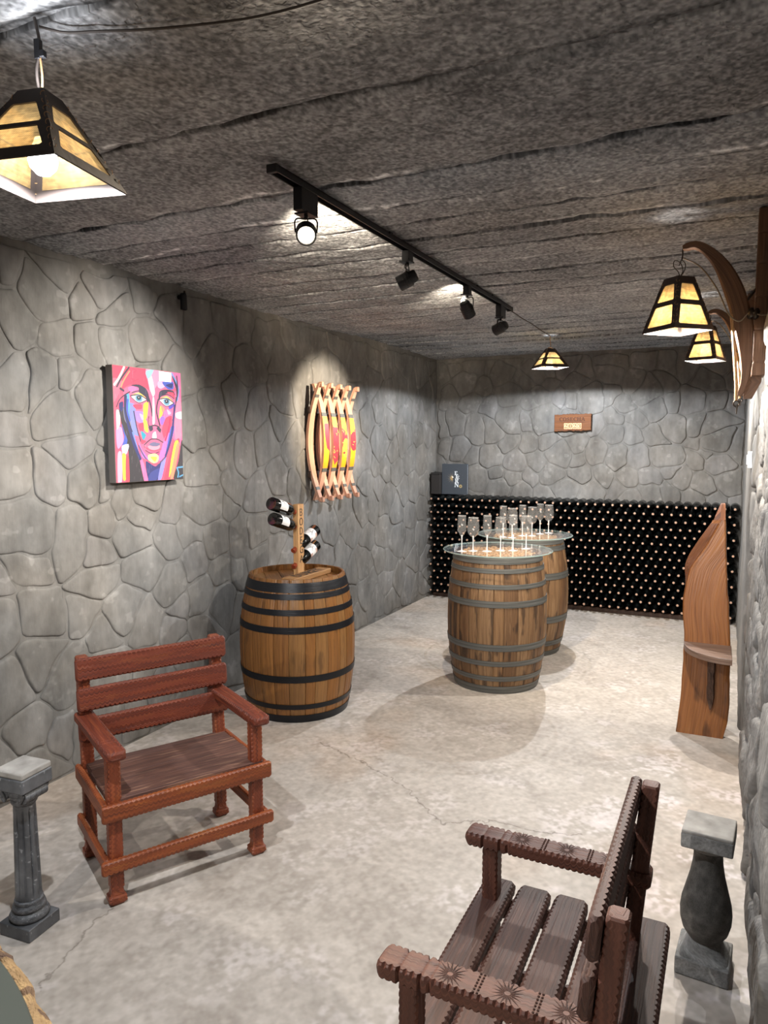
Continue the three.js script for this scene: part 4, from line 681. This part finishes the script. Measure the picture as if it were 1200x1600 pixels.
    line(NAVY, 30, 352, 480, 346, 620, 392, 800, 452, 1000, 520, 1150); line(BK, 18, 300, 640, 340, 820, 400, 960, 430, 1150); line(NAVY, 24, 890, 560, 880, 760, 850, 960, 800, 1110); line(DK, 12, 440, 640, 470, 800, 520, 960); line(RED, 26, 470, 330, 500, 250, 560, 300); line(BLUE, 20, 375, 520, 365, 620, 400, 740); line('#c03058', 18, 840, 700, 830, 820, 790, 940); line(DK, 14, 905, 240, 930, 400, 905, 520);
    // strokes in the hair
    line('#f8d8d0', 22, 330, 170, 290, 280, 240, 360); line(DK, 16, 380, 170, 310, 270, 265, 380); line(OR, 14, 385, 210, 330, 300, 300, 400); line(DK, 20, 300, 400, 330, 420); line(DK, 10, 395, 430, 300, 490, 265, 600); line(BK, 9, 350, 480, 345, 600, 380, 720, 430, 860); line('#a04060', 7, 420, 180, 470, 200, 420, 220); line('#a04060', 7, 400, 290, 460, 300, 410, 325, 480, 290);
    // brush streaks
    for (let i = 0; i < 150; i++) { const x = h2(i, 1, 9) * w, y = h2(i, 2, 9) * h, L = 20 + h2(i, 3, 9) * 50; c.globalAlpha = 0.16; c.strokeStyle = h2(i, 4, 9) > 0.5 ? '#fff' : '#a02050'; c.lineWidth = 2 + h2(i, 5, 9) * 4; c.beginPath(); c.moveTo(x, y); c.lineTo(x + (h2(i, 6, 9) - 0.5) * 20, y + L); c.stroke(); } c.globalAlpha = 1; c.globalCompositeOperation = 'multiply'; c.fillStyle = '#d8c4c8'; c.fillRect(0, 0, w, h); c.globalCompositeOperation = 'source-over';
  });
  part('canvas', pl(rbox(W, H, 0.046, 0.003), 0, 0, 0.023), std({ color: col(118, 112, 108), roughness: 0.8 }), t);
  part('canvas_print', pl(new THREE.PlaneGeometry(W - 0.004, H - 0.004), 0, 0, 0.0465), std({ map: art, roughness: 0.65 }), t);
  const st = canvasTex(256, 160, (c) => { c.fillStyle = '#f4f0ee'; c.fillRect(0, 0, 256, 160); c.fillStyle = '#77747c'; let x = 50; for (const k of [10, 9, 10, 8, 10, 9, 0, 12, 9, 10, 9, 10]) { c.fillRect(x, 64, k, 16); x += 13; } x = 48; for (let i = 0; i < 13; i++) { c.fillRect(x, 96, 9, 15); x += 12; } });
  part('sticker', pl(new THREE.BoxGeometry(0.092, 0.052, 0.0008), 0.122, 0.262, 0.0472), std({ map: st, roughness: 0.6 }), t);
}
// ───────────────────────── wall piece of barrel staves
{
  const t = thing('stave_artwork', 'wall piece of crossed barrel staves painted orange and red, on the left wall', 'artwork', [-2.768, 1.604, -4.848], Math.PI / 2); reseed(411);
  const art = canvasTex(640, 620, (c, w, h) => {
    const g = c.createLinearGradient(0, 0, 0, h); g.addColorStop(0, '#f08a18'); g.addColorStop(0.15, '#f6b22c'); g.addColorStop(0.7, '#f39a1c'); g.addColorStop(1, '#f08410'); c.fillStyle = g; c.fillRect(0, 0, w, h);
    c.fillStyle = '#d42a34'; c.beginPath(); c.moveTo(30, 90); c.bezierCurveTo(150, 60, 200, 130, 300, 130); c.bezierCurveTo(380, 110, 440, 180, 470, 250); c.bezierCurveTo(560, 200, 620, 150, 640, 130); c.lineTo(640, 400); c.bezierCurveTo(560, 450, 540, 380, 520, 330); c.bezierCurveTo(470, 340, 430, 260, 400, 280); c.bezierCurveTo(350, 330, 360, 460, 330, 540); c.bezierCurveTo(280, 520, 250, 560, 230, 590); c.bezierCurveTo(180, 480, 120, 420, 60, 380); c.bezierCurveTo(20, 280, 20, 160, 30, 90); c.fill();
    c.fillStyle = '#f6b63a'; c.beginPath(); c.ellipse(430, 380, 66, 120, 0, 0, 7); c.fill(); c.fillStyle = '#c62030'; c.beginPath(); c.ellipse(400, 440, 24, 16, 0, 0, 7); c.fill();
    c.strokeStyle = '#1c1416'; c.lineWidth = 5; for (let i = 0; i < 60; i++) { const x = 180 + h2(i, 1, 5) * 450, y = 50 + h2(i, 2, 5) * 450; c.beginPath(); c.arc(x, y, 7 + h2(i, 3, 5) * 14, h2(i, 4, 5) * 6, h2(i, 4, 5) * 6 + 2.4); c.stroke(); }
    c.strokeStyle = '#f8d04a'; c.lineWidth = 6; for (let i = 0; i < 34; i++) { const x = 190 + h2(i, 1, 6) * 430, y = 110 + h2(i, 2, 6) * 400; c.beginPath(); c.arc(x, y, 8 + h2(i, 3, 6) * 18, h2(i, 4, 6) * 6, h2(i, 4, 6) * 6 + 2); c.stroke(); }
    c.strokeStyle = '#241a18'; c.lineWidth = 4; c.beginPath(); c.moveTo(380, 330); c.quadraticCurveTo(410, 316, 440, 332); c.moveTo(410, 350); c.lineTo(402, 404); c.stroke();
  });
  const HT = 0.43, wid = (y) => mix(0.082, 0.042, Math.pow(Math.abs(y) / HT, 1.3));
  const strip = (front) => {
    const rings = []; for (let k = 0; k <= 36; k++) { const y = -HT + 2 * HT * k / 36, f = y / HT, zc = (front ? 1 : -1) * (0.048 - 0.095 * f * f), w = wid(y) * (front ? 1 : 0.92) / 2; rings.push([V(-w, y, zc + 0.010), V(w, y, zc + 0.010), V(w, y, zc - 0.010), V(-w, y, zc - 0.010)]); }
    return loft(rings, { crease: 30 });
  };
  const patch = (y0, y1, lift, front, ex = 1.0) => { const rings = []; for (let k = 0; k <= 20; k++) { const y = mix(y0, y1, k / 20), f = y / HT, zc = (front ? 1 : -1) * (0.048 - 0.095 * f * f) + 0.010, w = wid(y) * ex / 2 * (front ? 1 : 0.92); rings.push([V(-w, y, zc - 0.004), V(-w, y, zc + lift), V(w, y, zc + lift), V(w, y, zc - 0.004)]); } return loft(rings, { crease: 30, closed: true }); };
  const BAND = std({ map: GREYHOOP.map, color: 0xd8d4cc, roughness: 0.5 });
  const dx = 0.1375, x0 = -0.275;
  for (let i = 0; i < 5; i++) { const x = x0 + i * dx, s = part('stave', pl(strip(false), x, 0, 0), TERRA, t); for (const y of [0.335, -0.335]) part('band', pl(patch(y - 0.011, y + 0.011, 0.0012, false, 1.01), x, 0, 0), BAND, s); for (const e of [-1, 1]) part('end_peg', pl(rbox(0.030, 0.036, 0.026, 0.003), x, e * 0.418, 0.056), TERRA, s); }
  for (let i = 0; i < 4; i++) {
    const x = x0 + (i + 0.5) * dx, s = part('stave', pl(strip(true), x, 0, 0), TERRA, t);
    for (const y of [0.205, -0.205]) part('band', pl(patch(y - 0.014, y + 0.014, 0.0014, true, 1.01), x, 0, 0), BAND, s);
    const y0 = -0.190, y1 = 0.190, pos = [], uv = [], idx = []; for (let k = 0; k <= 20; k++) { const y = mix(y0, y1, k / 20), f = y / HT, zc = 0.048 - 0.095 * f * f + 0.0106, w = wid(y) / 2; for (const sgn of [-1, 1]) { pos.push(x + sgn * w, y, zc); uv.push(clamp((x + sgn * w + 0.25) / 0.5), (y - y0) / (y1 - y0)); } if (k) { const a = (k - 1) * 2; idx.push(a, a + 1, a + 2, a + 1, a + 3, a + 2); } }
    const g = new THREE.BufferGeometry(); g.setAttribute('position', new THREE.Float32BufferAttribute(pos, 3)); g.setAttribute('uv', new THREE.Float32BufferAttribute(uv, 2)); g.setIndex(idx); g.computeVertexNormals();
    part('painted_panel', g, std({ map: art, roughness: 0.45 }), s);
  }
  for (const y of [0.235, -0.235]) part('batten', pl(board(0.62, 0.05, 0.022, { c: 0.002 }), 0, y, -0.032), BEAMDARK, t);
}

// ───────────────────────── lamps: leather frames laced over burlap, an LED bulb inside each
function lampShade(t, wb, wt, h, bars, bulbY, lum, tone, glowI, shadeI = LUM.shade, up = 0) {
  const ext = (wb - wt) / 2, s = Math.hypot(h, ext), a = Math.atan2(ext, h), half = (y) => mix(wb, wt, y / s) / 2, frames = [];
  for (let k = 0; k < 4; k++) {
    const sh = new THREE.Shape(), n = 12, wav = (i) => (i === 0 || i === n) ? 0 : rr(-0.002, 0.0025);
    for (let i = 0; i <= n; i++) { const y = s * i / n; const x = half(y) + wav(i); i ? sh.lineTo(x, y) : sh.moveTo(x, y); }
    for (let i = n; i >= 0; i--) { const y = s * i / n; sh.lineTo(-half(y) - wav(i), y); }
    sh.closePath();
    for (const [f0, f1, m] of bars) { const y0 = s * f0, y1 = s * f1, hp = new THREE.Path(), w0 = half(y0) - m, w1 = half(y1) - m, b = 0.004; hp.moveTo(-w0 + b, y0); hp.lineTo(w0 - b, y0); hp.lineTo(w0, y0 + b); hp.lineTo(w1, y1 - b); hp.lineTo(w1 - b, y1); hp.lineTo(-w1 + b, y1); hp.lineTo(-w1, y1 - b); hp.lineTo(-w0, y0 + b); hp.closePath(); sh.holes.push(hp); }
    const g = new THREE.ExtrudeGeometry(sh, { depth: 0.003, bevelEnabled: false });
    const place = (q) => { q.rotateX(-a); q.translate(0, 0, wb / 2 - 0.003); q.rotateY(k * Math.PI / 2); return q; };
    frames.push(place(g));
    for (const [f0, f1, m] of bars) {
      const y0 = s * f0 - 0.004, y1 = s * f1 + 0.004, w0 = half(y0) - m + 0.005, w1 = half(y1) - m + 0.005, q = new THREE.BufferGeometry();
      q.setAttribute('position', new THREE.Float32BufferAttribute([-w0, y0, -0.001, w0, y0, -0.001, w1, y1, -0.001, -w1, y1, -0.001], 3)); q.setAttribute('uv', new THREE.Float32BufferAttribute([-w0, y0, w0, y0, w1, y1, -w1, y1], 2)); q.setIndex([0, 1, 2, 0, 2, 3]); q.computeVertexNormals();
      part('burlap_panel', place(q), BURLAP, t);
    }
  }
  part('leather_frame', merge(frames), LEATHER, t);
  const lace = []; for (let k = 0; k < 4; k++) for (let i = 1; i < 9; i++) { const f = i / 9 + 0.02, r = mix(wb, wt, f) / 2, y = h * f, c = (k + 0.5) * Math.PI / 2, R = r * Math.SQRT2 - 0.001; lace.push(pl(new THREE.TorusGeometry(0.006, 0.0007, 5, 10, 4.4), Math.sin(c) * R, y, Math.cos(c) * R, rr(-0.5, 0.5), c + rr(-0.4, 0.4), rr(0, 3))); }
  part('lacing', merge(lace), THREAD, t);
  part('socket', lathe([[0, h + 0.004], [0.012, h + 0.004], [0.014, h - 0.02], [0.016, bulbY + 0.045], [0, bulbY + 0.045]], 20), BLACK, t);
  part('bulb', lathe([[0, bulbY - 0.030], [0.014, bulbY - 0.027], [0.026, bulbY - 0.014], [0.030, bulbY], [0.027, bulbY + 0.016], [0.018, bulbY + 0.034], [0.014, bulbY + 0.046], [0, bulbY + 0.046]], 28), glow(tone, glowI), t);
  const L = new THREE.SpotLight(tone, lum, 0, 86 * DEG, 0.04, 2); L.position.set(0, 0.017, 0); L.target.position.set(0, bulbY - 1, 0); L.castShadow = true; L.shadow.radius = 0.8; L.shadow.mapSize.set(1024, 1024); L.shadow.bias = -0.002; t.add(L); t.add(L.target);
  const S = new THREE.PointLight(tone, shadeI, 0, 2); S.position.set(0, bulbY, 0); S.castShadow = true; S.shadow.radius = 1.4; t.add(S);
  if (up) { const U = new THREE.SpotLight(tone, up, 0, 70 * DEG, 1, 2); U.position.set(0.012, h + 0.006, 0.012); U.target.position.set(0.012, h + 1, 0.012); U.castShadow = true; t.add(U); t.add(U.target); }
}
const pendBars = [[0.15, 0.44, 0.026], [0.50, 0.79, 0.019]], brBars = [[0.09, 0.46, 0.020], [0.55, 0.86, 0.018]];
reseed(313);
{
  const t = thing('pendant_lamp', 'large laced burlap pendant lamp hanging at the upper left, nearest to the viewer', 'lamp', [-1.336, 2.150, -1.116], 0.21);
  lampShade(t, 0.242, 0.060, 0.170, pendBars, 0.040, LUM.pendant, COOL, 12, LUM.shade * 1.2, 0.28);
  part('cord', tube([V(0, 0.17, 0), V(-0.003, 0.22, 0.004), V(0.004, 0.27, 0), V(-0.006, HC - 2.15 + 0.004, 0)], 0.0032, 30), DARKWIRE, t);
  part('cord', tube([V(0.008, 0.17, 0.004), V(0.007, 0.21, 0), V(0.004, 0.26, 0.002)], 0.0022, 20), THREAD, t);
  part('connector', merge([pl(rbox(0.013, 0.040, 0.013, 0.002), 0.0, 0.262, 0), pl(rbox(0.012, 0.014, 0.012, 0.002), 0.010, 0.252, 0)]), BLACK, t);
}
{
  const t = thing('pendant_lamp', 'small laced burlap pendant lamp hanging before the back wall above the sign', 'lamp', [-1.385, 2.205, -5.964], 0.62);
  lampShade(t, 0.236, 0.058, 0.155, pendBars, 0.022, LUM.back, COOL, 9, LUM.shade * 3);
  part('cord', tube([V(0, 0.155, 0), V(0.003, 0.19, 0.002), V(-0.002, 0.23, 0), V(0, HC - 2.205 + 0.004, 0)], 0.003, 24), THREAD, t);
  part('top_knot', pl(new THREE.TorusGeometry(0.016, 0.005, 8, 20), 0, 0.160, 0, Math.PI / 2), THREAD, t);
  part('ceiling_patch', pl(lathe([[0, 0], [0.05, 0.002], [0.11, 0.012], [0, 0.012]], 24), 0, HC - 2.205 - 0.008, 0), WHITE, t);
}
// the two brackets: timber upright, curved stave arm, bolt, insulator and cable; the lamps hang from them
function bracket(label, bx, by, bz, tipx, tipy, beamX, beamY0) {
  const t = thing('lamp_bracket', label, 'bracket', [0, 0, 0]);
  const X = (f) => mix(bx, tipx, f), Y = (f) => mix(by, tipy, f);
  const path = [[0.0, 0], [-0.06, 0.08], [-0.085, 0.19], [-0.03, 0.42], [0.17, 0.70], [0.46, 0.905], [0.78, 1.005], [1.0, 0.995]].map(([f, g]) => V(X(f), Y(g), bz));
  const cv = new THREE.CatmullRomCurve3(path), n = 48, rings = [];
  for (let i = 0; i <= n; i++) { const f = i / n, p = cv.getPointAt(f), d = cv.getTangentAt(f), nx = -d.y, ny = d.x, w = (f < 0.5 ? mix(0.022, 0.070, sstep(0, 0.42, f)) : mix(0.070, 0.026, sstep(0.55, 1, f))) / 2, th = 0.018; const e = i === 0 || i === n ? 0.6 : 1; const q = []; for (const [u, v] of [[-1, -0.6], [-1, 0.6], [-0.8, 1], [0.8, 1], [1, 0.6], [1, -0.6], [0.8, -1], [-0.8, -1]]) q.push(V(p.x + nx * w * u * e, p.y + ny * w * u * e, p.z + v * th)); rings.push(q); }
  part('stave_arm', loft(rings, { crease: 35 }), BEAM, t);
  const up = part('upright', pl(upright(board(HC - beamY0 - 0.012, 0.044, 0.110, { c: 0.003, steps: 120, at: (x) => { const y = x + (HC - beamY0 - 0.012) / 2; return [0.05, 0.17, 0.29, 0.41, 0.52].some(k => Math.abs(y - k) < 0.0035) ? { sy: 0.9, sz: 0.96 } : { sy: 1 }; } })), beamX, (HC + beamY0 - 0.012) / 2, bz - 0.03), BEAM, t);
  part('lower_block', loft([[V(bx + 0.014, by - 0.01, bz - 0.05), V(bx + 0.044, by - 0.01, bz - 0.05), V(bx + 0.044, by - 0.01, bz + 0.0), V(bx + 0.014, by - 0.01, bz)], [V(bx + 0.016, by + 0.05, bz - 0.05), V(beamX + 0.012, by + 0.05, bz - 0.05), V(beamX + 0.012, by + 0.05, bz), V(bx + 0.016, by + 0.05, bz)], [V(beamX - 0.018, beamY0 + 0.004, bz - 0.05), V(beamX + 0.014, beamY0 + 0.004, bz - 0.05), V(beamX + 0.014, beamY0 + 0.004, bz), V(beamX - 0.018, beamY0 + 0.004, bz)]], {}), BEAM, t);
  const ay = Y(0.56);
  part('insulator', pl(lathe([[0, -0.02], [0.014, -0.02], [0.022, -0.012], [0.022, -0.004], [0.013, 0], [0.022, 0.004], [0.022, 0.012], [0.014, 0.02], [0, 0.02]], 24), mix(bx, beamX, 0.45) + 0.008, ay - 0.02, bz + 0.02, 0, 0, Math.PI / 2 - 0.2), IRON, t);
  part('bolt', rod(V(mix(bx, beamX, 0.2) - 0.015, ay + 0.012, bz + 0.01), V(beamX - 0.01, ay + 0.085, bz + 0.01), 0.0045), IRON, t);
  part('cable', tube([V(tipx + 0.004, tipy - 0.045, bz + 0.022), V(X(0.72), Y(0.86), bz + 0.024), V(X(0.42), Y(0.70), bz + 0.026), V(X(0.2), Y(0.52), bz + 0.028), V(X(0.05), Y(0.48), bz + 0.03), V(X(-0.10), Y(0.53), bz + 0.034), V(beamX, ay - 0.03, bz + 0.04), V(beamX + 0.03, ay - 0.028, bz + 0.034)], 0.0026, 70), WIRE, t);
  part('strap', tube([V(X(0.18), Y(0.53), bz + 0.022), V(X(0.13), Y(0.36), bz + 0.024), V(X(0.09), Y(0.2), bz + 0.024), V(X(0.06), Y(0.08), bz + 0.022), V(X(0.05), Y(-0.03), bz + 0.014)], 0.006, 50), PALE, t);
  part('ring', pl(new THREE.TorusGeometry(0.012, 0.003, 8, 20), X(0.04), Y(-0.05), bz + 0.01, 0, 0.6, 0), IRON, t);
  part('pin', rod(V(X(0.03), Y(-0.055), bz + 0.012), V(X(0.035), Y(-0.12), bz + 0.016), 0.005, 0.002), IRON, t);
  part('hook', tube([V(tipx, tipy - 0.006, bz), V(tipx, tipy - 0.03, bz), V(tipx - 0.002, tipy - 0.047, bz)], 0.0028, 16), IRON, t);
}
reseed(71);
bracket('timber bracket with a curved stave arm holding the nearer wall lamp', 0.006, 1.778, -3.10, -0.214, 2.352, 0.066, 1.850);
bracket('timber bracket with a curved stave arm holding the farther wall lamp', 0.022, 1.876, -4.80, -0.176, 2.372, 0.050, 1.905);
for (const [lab, x, y, z, turn, wb] of [['tall laced burlap lamp on the nearer stave bracket, at upper right', -0.222, 2.030, -3.09, 0.78, 0.186], ['laced burlap lamp on the farther stave bracket, partly behind the nearer lamp', -0.182, 2.086, -4.79, -0.30, 0.182]]) {
  const t = thing('wall_lamp', lab, 'lamp', [x, y, z], turn, undefined);
  lampShade(t, wb, 0.078, 0.205, brBars, 0.062, LUM.bracket, NEUTRAL, 7, LUM.shade * 3);
  part('hanger', merge([tube([V(0, 0.205, 0), V(0.012, 0.232, 0.004), V(-0.004, 0.262, 0.006), V(-0.024, 0.270, 0), V(-0.026, 0.250, -0.004), V(-0.006, 0.228, 0), V(0.004, 0.205, 0)], 0.0018, 44), tube([V(0.004, 0.21, 0), V(0.02, 0.236, 0.004), V(0.022, 0.262, 0.004), V(0.006, 0.272, 0.002), V(-0.004, 0.252, 0)], 0.0018, 40)]), IRON, t);
}

// ───────────────────────── ceiling track with four heads
const TX = -1.330, TY = HC - 0.024;
{
  const t = thing('light_track', 'long black ceiling track running towards the back pendant lamp', 'track', [TX, TY, -3.278]);
  part('channel', merge([pl(rbox(0.036, 0.006, 2.64, 0.001), 0, 0.009, 0), pl(rbox(0.006, 0.022, 2.64, 0.001), -0.015, 0, 0), pl(rbox(0.006, 0.022, 2.64, 0.001), 0.015, 0, 0)]), BLACKMETAL, t);
  part('conductor', pl(rbox(0.010, 0.004, 2.60, 0.001), 0, 0.004, 0), BLACK, t);
  part('end_cap', pl(rbox(0.038, 0.026, 0.014, 0.002), 0, 0, 1.322), BLACK, t); part('end_cap', pl(rbox(0.038, 0.026, 0.014, 0.002), 0, 0, -1.322), BLACK, t);
  for (const z of [0.5, -0.62, -0.9]) part('joint_clip', pl(rbox(0.046, 0.010, 0.03, 0.002), 0, 0.010, z), BLACK, t);
}
function trackHead(label, z, dir, box, lit) {
  const t = thing('track_spotlight', label, 'spotlight', [TX, TY - 0.012, z], 0, 'spotlights on the ceiling track');
  part('adapter', merge([pl(rbox(0.034, box ? 0.075 : 0.045, box ? 0.105 : 0.05, 0.003), 0, box ? -0.034 : -0.022, 0), pl(rbox(0.052, 0.006, 0.05, 0.001), -0.004, box ? -0.072 : -0.045, 0)]), BLACKMETAL, t);
  const d = V(...dir).normalize(), y0 = box ? -0.075 : -0.048, c = V(0, y0 - (box ? 0.056 : 0.072), 0), yaw = Math.atan2(d.x, d.z), rx = Math.cos(yaw), rz = -Math.sin(yaw);
  const arm = (s) => [V(s * 0.036 * rx, c.y, s * 0.036 * rz), V(s * 0.037 * rx, c.y + (box ? 0.036 : 0.052), s * 0.037 * rz), V(s * 0.030 * rx, y0 - 0.012, s * 0.030 * rz), V(0, y0 - 0.012, 0)];
  part('yoke', merge([tube(arm(1), 0.0028, 24), tube(arm(-1), 0.0028, 24), rod(V(0, y0 - 0.014, 0), V(0, y0 + 0.004, 0), 0.007)]), BLACKMETAL, t);
  const q = new THREE.Quaternion().setFromUnitVectors(V(0, 0, 1), d), aim = (g) => { g.applyQuaternion(q); g.translate(c.x, c.y, c.z); return g; };
  part('housing', aim(pl(lathe([[0, -0.045], [0.022, -0.045], [0.027, -0.038], [0.028, -0.020], [0.034, -0.016], [0.034, 0.042], [0.031, 0.045], [0.0285, 0.043], [0.0285, 0.026], [0, 0.026]].reverse(), 32), 0, 0, 0, Math.PI / 2)), BLACKMETAL, t);
  part('cooling_fin', merge([0, 1, 2].map(k => aim(pl(new THREE.TorusGeometry(0.0325, 0.0025, 6, 28), 0, 0, -0.012 + k * 0.012)))), BLACKMETAL, t);
  part('lens', aim(pl(cyl(0.0275, 0.0275, 0.006, 28), 0, 0, 0.033, Math.PI / 2)), glow(lit.color, lit.glow), t);
  part('lead', tube([V(0, y0, 0.01), V(rx * 0.02, y0 - 0.03, rz * 0.02 + 0.02), c.clone().add(d.clone().multiplyScalar(-0.046))], 0.0022, 20), BLACK, t);
  const L = new THREE.SpotLight(lit.color, lit.I, 0, lit.angle * DEG, lit.pen, 2), p = c.clone().add(d.clone().multiplyScalar(0.040)); L.position.copy(p); L.target.position.copy(p.clone().add(d)); L.castShadow = true; L.shadow.radius = 1.1; L.shadow.mapSize.set(1024, 1024); t.add(L); t.add(L.target);
  if (lit.leak) {                                   // unseen source at the housing back, placed to light the ceiling as a leak
    const b = c.clone().add(d.clone().multiplyScalar(-0.056)), u = V(...lit.up).normalize(); part('unseen_rear_source', pl(new THREE.SphereGeometry(0.006, 10, 8), b.x, b.y, b.z), glow(lit.color, 1.5), t);
    const K = new THREE.SpotLight(lit.color, lit.leak, 0, 27 * DEG, 1, 2); K.position.copy(b.clone().add(u.clone().multiplyScalar(0.010))); K.target.position.copy(b.clone().add(u)); K.castShadow = true; t.add(K); t.add(K.target);
  }
}
trackHead('nearest track spotlight, on a boxy adapter, lit and facing the viewer', -2.15, [0.50, -0.52, 0.80], true, { color: WARM, glow: 10, I: LUM.spot * 0.9, angle: 44, pen: 0.5, leak: LUM.leak, up: [-0.30, 0.19, -0.74] });
trackHead('second track spotlight from the front, turned to the portrait', -2.99, [-1.44, -0.72, 0.36], false, { color: NEUTRAL, glow: 3, I: LUM.spot * 0.85, angle: 35, pen: 0.6 });
trackHead('third track spotlight, turned away from the viewer to the glass-topped barrels', -3.78, [0.20, -1.0, -0.9], false, { color: WARM, glow: 3, I: LUM.spot * 0.6, angle: 40, pen: 0.7, leak: LUM.leak, up: [-0.26, 0.18, -0.56] });
trackHead('rearmost track spotlight, turned to the stave artwork', -4.40, [-1.42, -0.52, -0.40], true, { color: WARM, glow: 3, I: LUM.spot * 1.25, angle: 20, pen: 0.4 });

// ───────────────────────── cables, pipe stub, switch, and an unseen lamp behind the viewer
solo('cable', tube([V(-1.343, HC - 0.008, -1.126), V(-1.31, HC - 0.011, -1.16), V(-1.247, HC - 0.010, -1.188), V(-1.155, HC - 0.012, -1.222), V(-1.051, HC - 0.010, -1.259), V(-0.911, HC - 0.012, -1.289), V(-0.767, HC - 0.010, -1.30), V(-0.5, HC - 0.012, -1.28), V(-0.2, HC - 0.010, -1.27)], 0.0028, 60), DARKWIRE, 'thin cable on the ceiling beside the large pendant lamp', 'cable');
solo('cable', tube([V(TX, TY - 0.006, -4.60), V(-1.325, HC - 0.035, -4.72), V(-1.34, HC - 0.030, -4.95), V(-1.36, HC - 0.016, -5.25), V(-1.37, HC - 0.018, -5.6), V(-1.385, HC - 0.010, -5.96)], 0.0035, 50), DARKWIRE, 'thin cable from the track end to the back pendant lamp', 'cable');
{
  const t = thing('pipe_stub', 'short dark pipe stub high on the left wall under the ceiling', 'pipe', [XL + 0.018, 2.385, -3.235]);
  part('tube', pl(lathe([[0.014, -0.045], [0.019, -0.045], [0.019, 0.03], [0.016, 0.045], [0, 0.045], [0, 0.03], [0.014, 0.025]], 24), 0.022, 0, 0), BLACKMETAL, t);
  part('elbow', pl(cyl(0.014, 0.014, 0.03, 20), 0.004, 0.026, 0, 0, 0, Math.PI / 2), BLACKMETAL, t);
  part('screw', merge([pl(new THREE.SphereGeometry(0.007, 10, 8), 0.03, 0.052, 0.0), pl(new THREE.SphereGeometry(0.007, 10, 8), 0.008, 0.008, -0.03)]), IRON, t);
}
{
  const t = thing('light_switch', 'white light switch on the edge of the stone pillar at right', 'switch', [0.083, 1.514, -4.17], -Math.PI / 2);
  part('plate', pl(rbox(0.085, 0.085, 0.022, 0.004), 0, 0, 0.011), WHITE, t); part('rocker', pl(rbox(0.030, 0.050, 0.008, 0.002), 0.015, 0, 0.024), WHITE, t); part('rocker', pl(rbox(0.030, 0.050, 0.008, 0.002), -0.018, 0, 0.024), WHITE, t);
}
{
  const t = thing('pendant_lamp', 'unseen pendant lamp behind the viewer, placed to light the near floor', 'lamp', [-1.2, 2.15, 1.25], 0.3);  // out of view, placed to light the near floor and camera-facing sides
  lampShade(t, 0.242, 0.060, 0.170, pendBars, 0.02, LUM.behind, NEUTRAL, 6);
  part('cord', tube([V(0, 0.17, 0), V(0.003, 0.24, 0), V(0, HC - 2.15 + 0.004, 0)], 0.0032, 20), DARKWIRE, t);
}

renderer.render(scene, camera);
